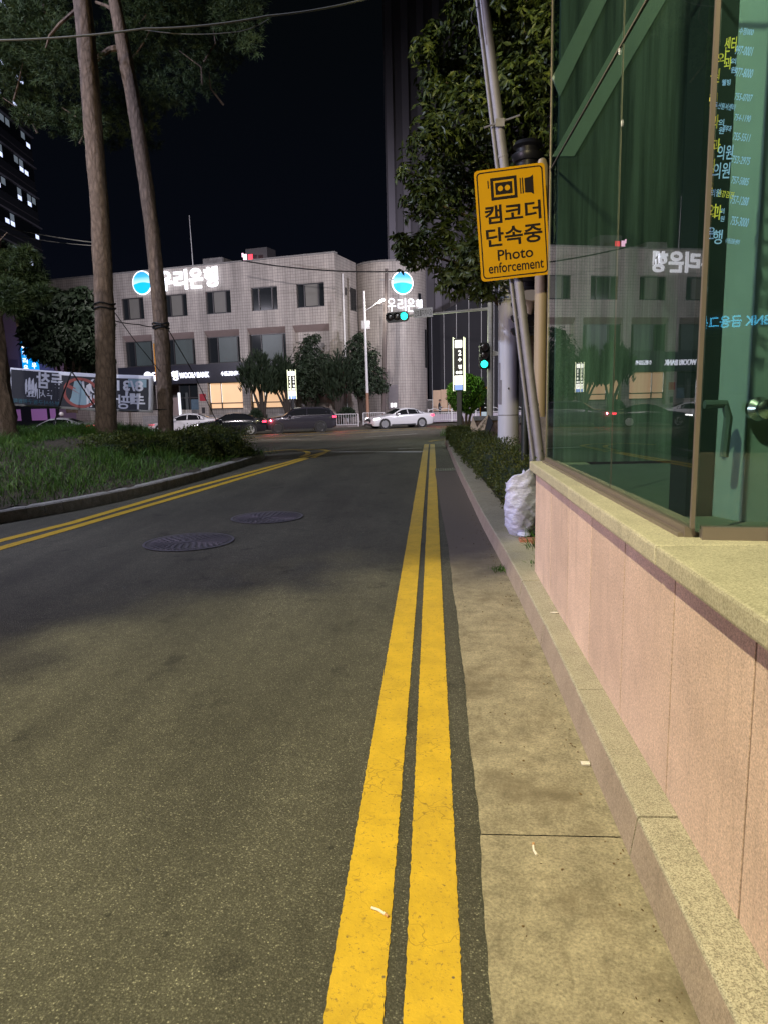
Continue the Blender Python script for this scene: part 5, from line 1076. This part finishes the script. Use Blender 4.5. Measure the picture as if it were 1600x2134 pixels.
def car(label, pos, rz, S, paint, rim, head, tail, name='car'):
    t = thing(name, label, 'car', pos, rz, 'cars queueing on the far street'); L, hw, R = S['L'], S['hw'], S['r']; st = S['st']
    def sec(x):
        for a, c in zip(st[:-1], st[1:]):
            if x <= c[0]: u = (x-a[0])/(c[0]-a[0]); v = [p+(q-p)*u for p, q in zip(a, c)]; break
        else: v = list(st[-1])
        _, w, zb, zs, hr, zr = v; return [(w*.93, zb), (w, zb+.13), (w, zs-.15), (w-.035, zs), (hr, zr-.045), (hr-.14, zr), (0, zr+.015)]
    xs_ = sorted(set([s[0] for s in st]+[.3, .9, 1.2, 1.7, 2.0, 2.5, 3.0, 3.5, 3.8, 4.3])); b = MB(); m = 13
    for x in xs_:
        s = sec(x); ring = s+[(-y, z) for y, z in s[:-1][::-1]]
        for y, z in ring: b.v.append((x-L/2, y, z))
    for i in range(len(xs_)-1):
        for k in range(m): q, q2 = i*m+k, i*m+(k+1) % m; b.f.append((q, q2, q2+m, q+m)); b.mi.append(0)
    b.f += [tuple(range(m))[::-1], tuple((len(xs_)-1)*m+k for k in range(m))]; b.mi += [0, 0]
    body = b.build('body', paint, t, 50)
    def side(b, x0, x1, sy, v0=.10, v1=.90, out=.012, n=8):
        o = len(b.v)
        for i in range(n+1):
            x = x0+(x1-x0)*i/n; s = sec(x); p, q = s[3], s[4]
            for v in (v0, v1): b.v.append((x-L/2, sy*(p[0]+(q[0]-p[0])*v+out), p[1]+(q[1]-p[1])*v))
        for i in range(n): f = (o+2*i, o+2*i+2, o+2*i+3, o+2*i+1); b.f.append(f if sy < 0 else f[::-1]); b.mi.append(0)
    B = (S['rf']+S['rr'])/2-.1
    for sy in (-1, 1):
        b = MB(); side(b, S['cowl']+.28, B-.03, sy); b.build('side_window', 'car_glass', t); b = MB(); side(b, B+.03, S['deck']-.28, sy); b.build('side_window', 'car_glass', t)
        b = MB(); side(b, S['cowl']+.2, S['deck']-.2, sy, .02, .09, .014, 16); b.build('window_trim', 'bright_trim' if paint != 'car_white' else 'trim', t)
        b = MB(); b.box(-.10, .10, -.10, .10, -.06, .07, Matrix.Translation((S['cowl']+.42-L/2, sy*(hw+.09), sec(S['cowl'])[3][1]+.07)), .03); b.build('mirror', paint, t)
        for x in (B-.35, B+.75): MB().box(x-L/2-.1, x-L/2+.1, sy*(hw-.01), sy*(hw+.012), sec(x)[2][1]+.02, sec(x)[2][1]+.045).build('door_handle', paint, t)
        b = MB(); b.box(S['wx'][0]+.5-L/2, S['wx'][1]-.5-L/2, sy*(hw-.02), sy*(hw+.015), .2, .30); b.build('sill', 'trim', t)
        h = MB().prism([(-.02, -.05), (.42, .0), (.44, .09), (.0, .06)], -.01, .02, frame((.10-L/2, sy*(sec(.12)[2][0]-.02), S['lz']), (1, sy*.42*0+.25*sy, 0), (0, 0, 1))); h = h.build('headlight', HEAD if head else 'bright_trim', t)
        g = MB().box(L/2-.26, L/2-.02, sy*(sec(L-.1)[2][0]-.26), sy*(sec(L-.25)[2][0]+.012), S['tz']-.07, S['tz']+.05).build('tail_light', TAIL if tail else TAILDIM, t)
    for x0, x1 in ((S['cowl']+.08, S['rf']-.04), (S['rr']+.08, S['deck']-.06)):
        b = MB()
        for i in range(6):
            x = x0+(x1-x0)*i/5; s = sec(x); y = s[5][0]+.07
            for k in (-1, -.5, 0, .5, 1): b.v.append((x-L/2, y*k, s[5][1]+(.027 if abs(k) < .9 else -.004)))
        for i in range(5):
            for k in range(4): q = i*5+k; b.f.append((q, q+5, q+6, q+1)); b.mi.append(0)
        b.build('windscreen' if x0 < 2 else 'rear_window', 'car_glass', t)
    MB().prism(rrect(.9, .26, .06), 0, .03, frame((-L/2-.012, 0, S['lz']-.10), (0, -1, 0), (0, 0, 1))).build('grille', 'trim', t); MB().box(-L/2-.05, -L/2-.045, -.26, .26, .42, .53).build('number_plate', 'plate_white', t); MB().box(-L/2-.02, -L/2+.1, -.62, .62, .25, .36).build('lower_intake', 'trim', t)
    for x in S['wx']:
        for sy in (-1, 1):
            Mx = Matrix.Translation((x-L/2, sy*(hw-.10), R)) @ Matrix.Rotation(pi/2*(1 if sy < 0 else -1), 4, 'X')
            MB().lathe([(R+.055, -.02), (R+.055, .103)], 28, Mx).build('wheel_arch', 'trim', t); w = MB().lathe([(R*.7, -.1), (R, -.1), (R, .085), (R*.95, .112), (R*.74, .115)], 28, Mx).build('wheel', 'tyre', t, 40)
            b = MB(); b.lathe([(R*.74, .1155), (R*.70, .122), (R*.66, .1165)], 28, Mx)
            for k in range(10):
                a = 2*pi*k/10; b.prism([(R*.10, -.010), (R*.70, -.022), (R*.70, .006), (R*.10, .010)], .117, .13, Mx @ Matrix.Rotation(a, 4, 'Z'))
            b.lathe([(R*.16, .117), (R*.16, .135)], 14, Mx); b.build('rim', rim, w)
    if tail: 
        c = Matrix.Translation(Vector(pos)) @ Matrix.Rotation(rz, 4, 'Z') @ Vector((L/2+.25, 0, S['tz'])); lamp('brake_light', 'POINT', c, 34, (1., .08, .12), .04)
    if head: 
        c = Matrix.Translation(Vector(pos)) @ Matrix.Rotation(rz, 4, 'Z') @ Vector((-L/2-.25, 0, S['lz'])); lamp('head_light_beam', 'SPOT', c, 60, (1., .96, 1.), .1, c+Matrix.Rotation(rz, 3, 'Z') @ Vector((-5, 0, -.6)), 60, .5)
    return t
def carpos(px, py, Y): q = at(px, py, Y); return (q.x, Y, -.648)
car('white fastback saloon with red lit nose farthest right in the queue of cars', carpos(832, 891, 50.6), radians(27), SED, 'car_white', 'alloy', True, True)
car('dark grey suv behind the black saloon, its front wheel lit red', carpos(626, 903, 46.6), radians(13), SUV, 'car_grey', 'dark_alloy', False, True)
car('black saloon with silver spoked wheel partly hidden by the island hedge', carpos(481, 912, 44.6), radians(13), SED, 'car_black', 'alloy', True, True)
car('white saloon with red lit bonnet mostly hidden behind the slimmer pine and the black saloon', carpos(388, 908, 47.6), radians(10), SED, 'car_white', 'alloy', False, False)
car('pale car mostly hidden behind the grass left of the reddish pine', carpos(118, 915, 42.), radians(10), SED, 'car_white', 'alloy', False, True)

def figure(name, label, pos, rz, joints, edges, radii, m, extra=None):
    t = thing(name, label, 'person', pos, rz); me = bpy.data.meshes.new('body'); me.from_pydata(joints, edges, []); o = bpy.data.objects.new('body', me); COL.objects.link(o)
    md = o.modifiers.new('s', 'SKIN'); sk = me.skin_vertices[0].data
    for k, r in enumerate(radii): sk[k].radius = (r, r) if not hasattr(r, '__len__') else r
    sk[0].use_root = True; o.modifiers.new('d', 'SUBSURF').levels = 1; bpy.context.view_layer.update()
    m2 = bpy.data.meshes.new_from_object(o.evaluated_get(bpy.context.evaluated_depsgraph_get())); bpy.data.objects.remove(o); m2.materials.clear(); m2.materials.append(MATS[m])
    ob = bpy.data.objects.new('body', m2); COL.objects.link(ob); ob.parent = t; return t
mat('skin', (.42, .25, .17), .6); mat('dark_cloth', (.02, .021, .028), .85); mat('cap_cloth', (.03, .03, .035), .8); mat('pale_shirt', (.5, .52, .6), .8); mat('helmet_white', (.65, .6, .6), .3); mat('hair', (.012, .01, .01), .6)
def head(t, z, y=0., x=0., hat='cap_cloth', face=1):
    h = MB().lathe([(.02, -.12), (.06, -.105), (.078, -.05), (.085, .02), (.075, .08), (.03, .115)], 18, Matrix.Translation((x, y, z))).build('head', 'skin', t, 60)
    b = MB()
    for s in (-.03, .03): b.box(face*.074, face*.086, s-.01, s+.01, -.005, .012, Matrix.Translation((x, y, z)))
    b.build('eye', 'hair', h); MB().prism([(.078, -.02), (.105, -.03), (.08, .02)], -.012, .012, Matrix.Translation((x, y, z)) @ Matrix.Scale(face, 4, (1, 0, 0)) @ Matrix.Rotation(pi/2, 4, 'X')).build('nose', 'skin', h); MB().box(face*.07, face*.083, -.025, .025, -.068, -.058, Matrix.Translation((x, y, z))).build('mouth', 'sign_ink', h)
    for s in (-1, 1): MB().box(-.015, .015, s*.08, s*.095, -.03, .03, Matrix.Translation((x, y, z)), .006).build('ear', 'skin', h)
    b = MB(); b.lathe([(.092, .015), (.094, .06), (.075, .105), (.02, .13)], 18, Matrix.Translation((x, y, z))); b.box(min(0, face*.17), max(0, face*.17), -.06, .06, .02, .035, Matrix.Translation((x, y, z))); b.build('cap', hat, h, 50)
J = [(0, 0, .98), (0, 0, 1.22), (.01, 0, 1.42), (.02, 0, 1.52), (.0, .10, .95), (.10, .11, .52), (.04, .11, .08), (.15, .11, .04), (0, -.10, .95), (-.02, -.11, .52), (-.20, -.11, .10), (-.10, -.11, .04), (.0, .20, 1.40), (-.06, .25, 1.12), (.10, .24, .95), (.0, -.20, 1.40), (.05, -.25, 1.12), (.25, -.18, 1.10)]
E_ = [(0, 1), (1, 2), (2, 3), (0, 4), (4, 5), (5, 6), (6, 7), (0, 8), (8, 9), (9, 10), (10, 11), (2, 12), (12, 13), (13, 14), (2, 15), (15, 16), (16, 17)]
R_ = [.14, .135, .15, .055, .085, .065, .045, .04, .085, .065, .045, .04, .065, .05, .035, .065, .05, .035]
q = at(915, 876, 58.8); t = figure('person', 'person in dark clothes and cap walking right behind the wavy railing', (q.x, 58.8, -.5), 0, J, E_, R_, 'dark_cloth'); head(t, 1.64, 0, .03)
MB().box(-.02, .19, -.21, -.18, 1.02, 1.18, bev=.01).build('shirt_front', 'pale_shirt', t)
def hand(t, c, dx):
    b = MB(); b.box(-.045, .045, -.015, .015, -.04, .04, Matrix.Translation(c), .012)
    for k in range(4): b.tube([Vector(c)+Vector((dx*.04, 0, .028-.019*k)), Vector(c)+Vector((dx*.075, 0, .024-.019*k)), Vector(c)+Vector((dx*(.10-.006*abs(k-1)), .01, .012-.019*k))], [.009, .008, .006], 6)
    b.tube([Vector(c)+Vector((0, 0, .035)), Vector(c)+Vector((dx*.04, .012, .062))], [.010, .007], 6); b.build('hand', 'skin', t)
hand(t, (.29, -.17, 1.10), 1); hand(t, (.13, .235, .91), 1)
# scooter rider behind the banner
J2 = [(.25, 0, .86), (.16, 0, 1.1), (.10, 0, 1.32), (.08, 0, 1.42), (.2, .12, .84), (-.18, .14, .80), (-.20, .13, .40), (-.30, .13, .36), (.2, -.12, .84), (-.18, -.14, .80), (-.20, -.13, .40), (-.30, -.13, .36), (.09, .2, 1.3), (-.1, .25, 1.08), (-.36, .22, 1.06), (.09, -.2, 1.3), (-.1, -.25, 1.08), (-.36, -.22, 1.06)]
q = at(127, 866, 47.); sp = (q.x, 47., -.648); t = figure('person', 'scooter rider in a white helmet and dark jacket seen below the banner', sp, radians(10), J2, E_, R_, 'dark_cloth'); head(t, 1.54, 0, .05, 'helmet_white', -1)
MB().lathe([(.10, -.08), (.135, -.02), (.14, .06), (.11, .13), (.03, .165)], 20, Matrix.Translation((.07, 0, 1.55))).build('helmet', 'helmet_white', t, 50); hand(t, (-.41, .22, 1.06), -1); hand(t, (-.41, -.22, 1.06), -1)
t = thing('scooter', 'dark scooter under the helmeted rider, mostly hidden by the grass', 'scooter', sp, radians(10))
b = MB(); b.tube([(-.55, 0, .28), (-.42, 0, .7), (-.38, 0, 1.02)], [.09, .12, .06], 10); b.tube([(-.4, 0, .33), (.1, 0, .34), (.3, 0, .5), (.62, 0, .62)], [.12, .14, .18, .12], 10); b.build('body', 'car_black', t, 50); MB().tube([(-.05, 0, .72), (.3, 0, .76), (.6, 0, .74)], [.08, .12, .08], 10).build('seat', 'black_rubber', t, 50)
MB().tube([(-.42, -.33, 1.06), (-.40, 0, 1.03), (-.42, .33, 1.06)], .02, 8).build('handlebar', 'dark_steel', t)
for x in (-.66, .58): w = MB().lathe([(.15, -.05), (.24, -.05), (.25, 0), (.24, .05), (.15, .05)], 20, Matrix.Translation((x, 0, .25)) @ Matrix.Rotation(pi/2, 4, 'X')).build('wheel', 'tyre', t, 50); MB().lathe([(.14, -.03), (.14, .03)], 16, Matrix.Translation((x, 0, .25)) @ Matrix.Rotation(pi/2, 4, 'X')).build('rim', 'alloy', w)
# orange vertical banner beside the slimmer pine
q1, q2 = at(329, 716, 40.), at(333, 792, 40.); t = thing('vertical_banner', 'narrow orange street banner peeking out left of the slimmer pine trunk', 'banner', q2); hh = q1.z-q2.z
MB().box(-.22, .45, 0, .012, 0, hh).build('cloth', mat('orange_cloth', (.50, .22, .02), .8), t); MB().tube([(.47, 0, -2.2), (.47, 0, hh+.2)], .05, 8).build('pole', 'galvanised', t); b = MB()
for ch, z in zip('광고', (.68, .42)): text(ch, .34, .36, .003, .01, M=frame((.0, -.004, hh*z), (1, 0, 0), (0, 0, 1)), mb=b)
b.build('lettering', 'sign_ink', t)

# roadside tree outside the left edge of the view; its foliage dapples the lamp light on the lane
t = thing('roadside_tree', 'roadside tree beside the lane left of the view, shading the lamp light', 'tree', (-8.6, -.2, 0)); o = np.array([-8.6, -.2, 0.]); C_ = []; RL = np.array(ROADLAMP)
for gx_, gy_, r, k in ((-3.6, 4.6, .95, 60), (-2.8, 5.4, .8, 50), (-4.6, 4.2, 1., 60), (-1.75, 5.75, .38, 15), (-1.2, 6.15, .42, 16), (-.6, 6.6, .5, 18), (-2.3, 7.2, .6, 30), (-.1, 7.3, .6, 34), (.5, 6.9, .3, 13), (.35, 7.8, .5, 34), (-1.2, 7.8, .7, 50), (-3.2, 6.9, .5, 22), (-3.0, 3.9, .35, 7), (.55, 6.3, .18, 4)):
    f_ = .27; c = RL+(np.array([gx_, gy_, 0])-RL)*f_; C_.append(c-o+np.clip(RNG.normal(0, .5, (k, 3)), -1.1, 1.1)*r*f_*np.array([1, 1, .6]))
P = np.concatenate(C_); V, Fc = leaves(P, RNG.normal(size=P.shape)*np.array([1, 1, .4]), RNG.uniform(.12, .2, len(P)), .085); npmesh('leaves', V, Fc, 'broad_leaf', t)
MB().tube([(0, 0, -.1), (.1, 0, 3.), (.6, .2, 4.9), (2.6, .5, 6.2), (5.2, .8, 5.9)], [.17, .14, .11, .07, .02], 8).build('trunk', 'pine_bark', t, 60)
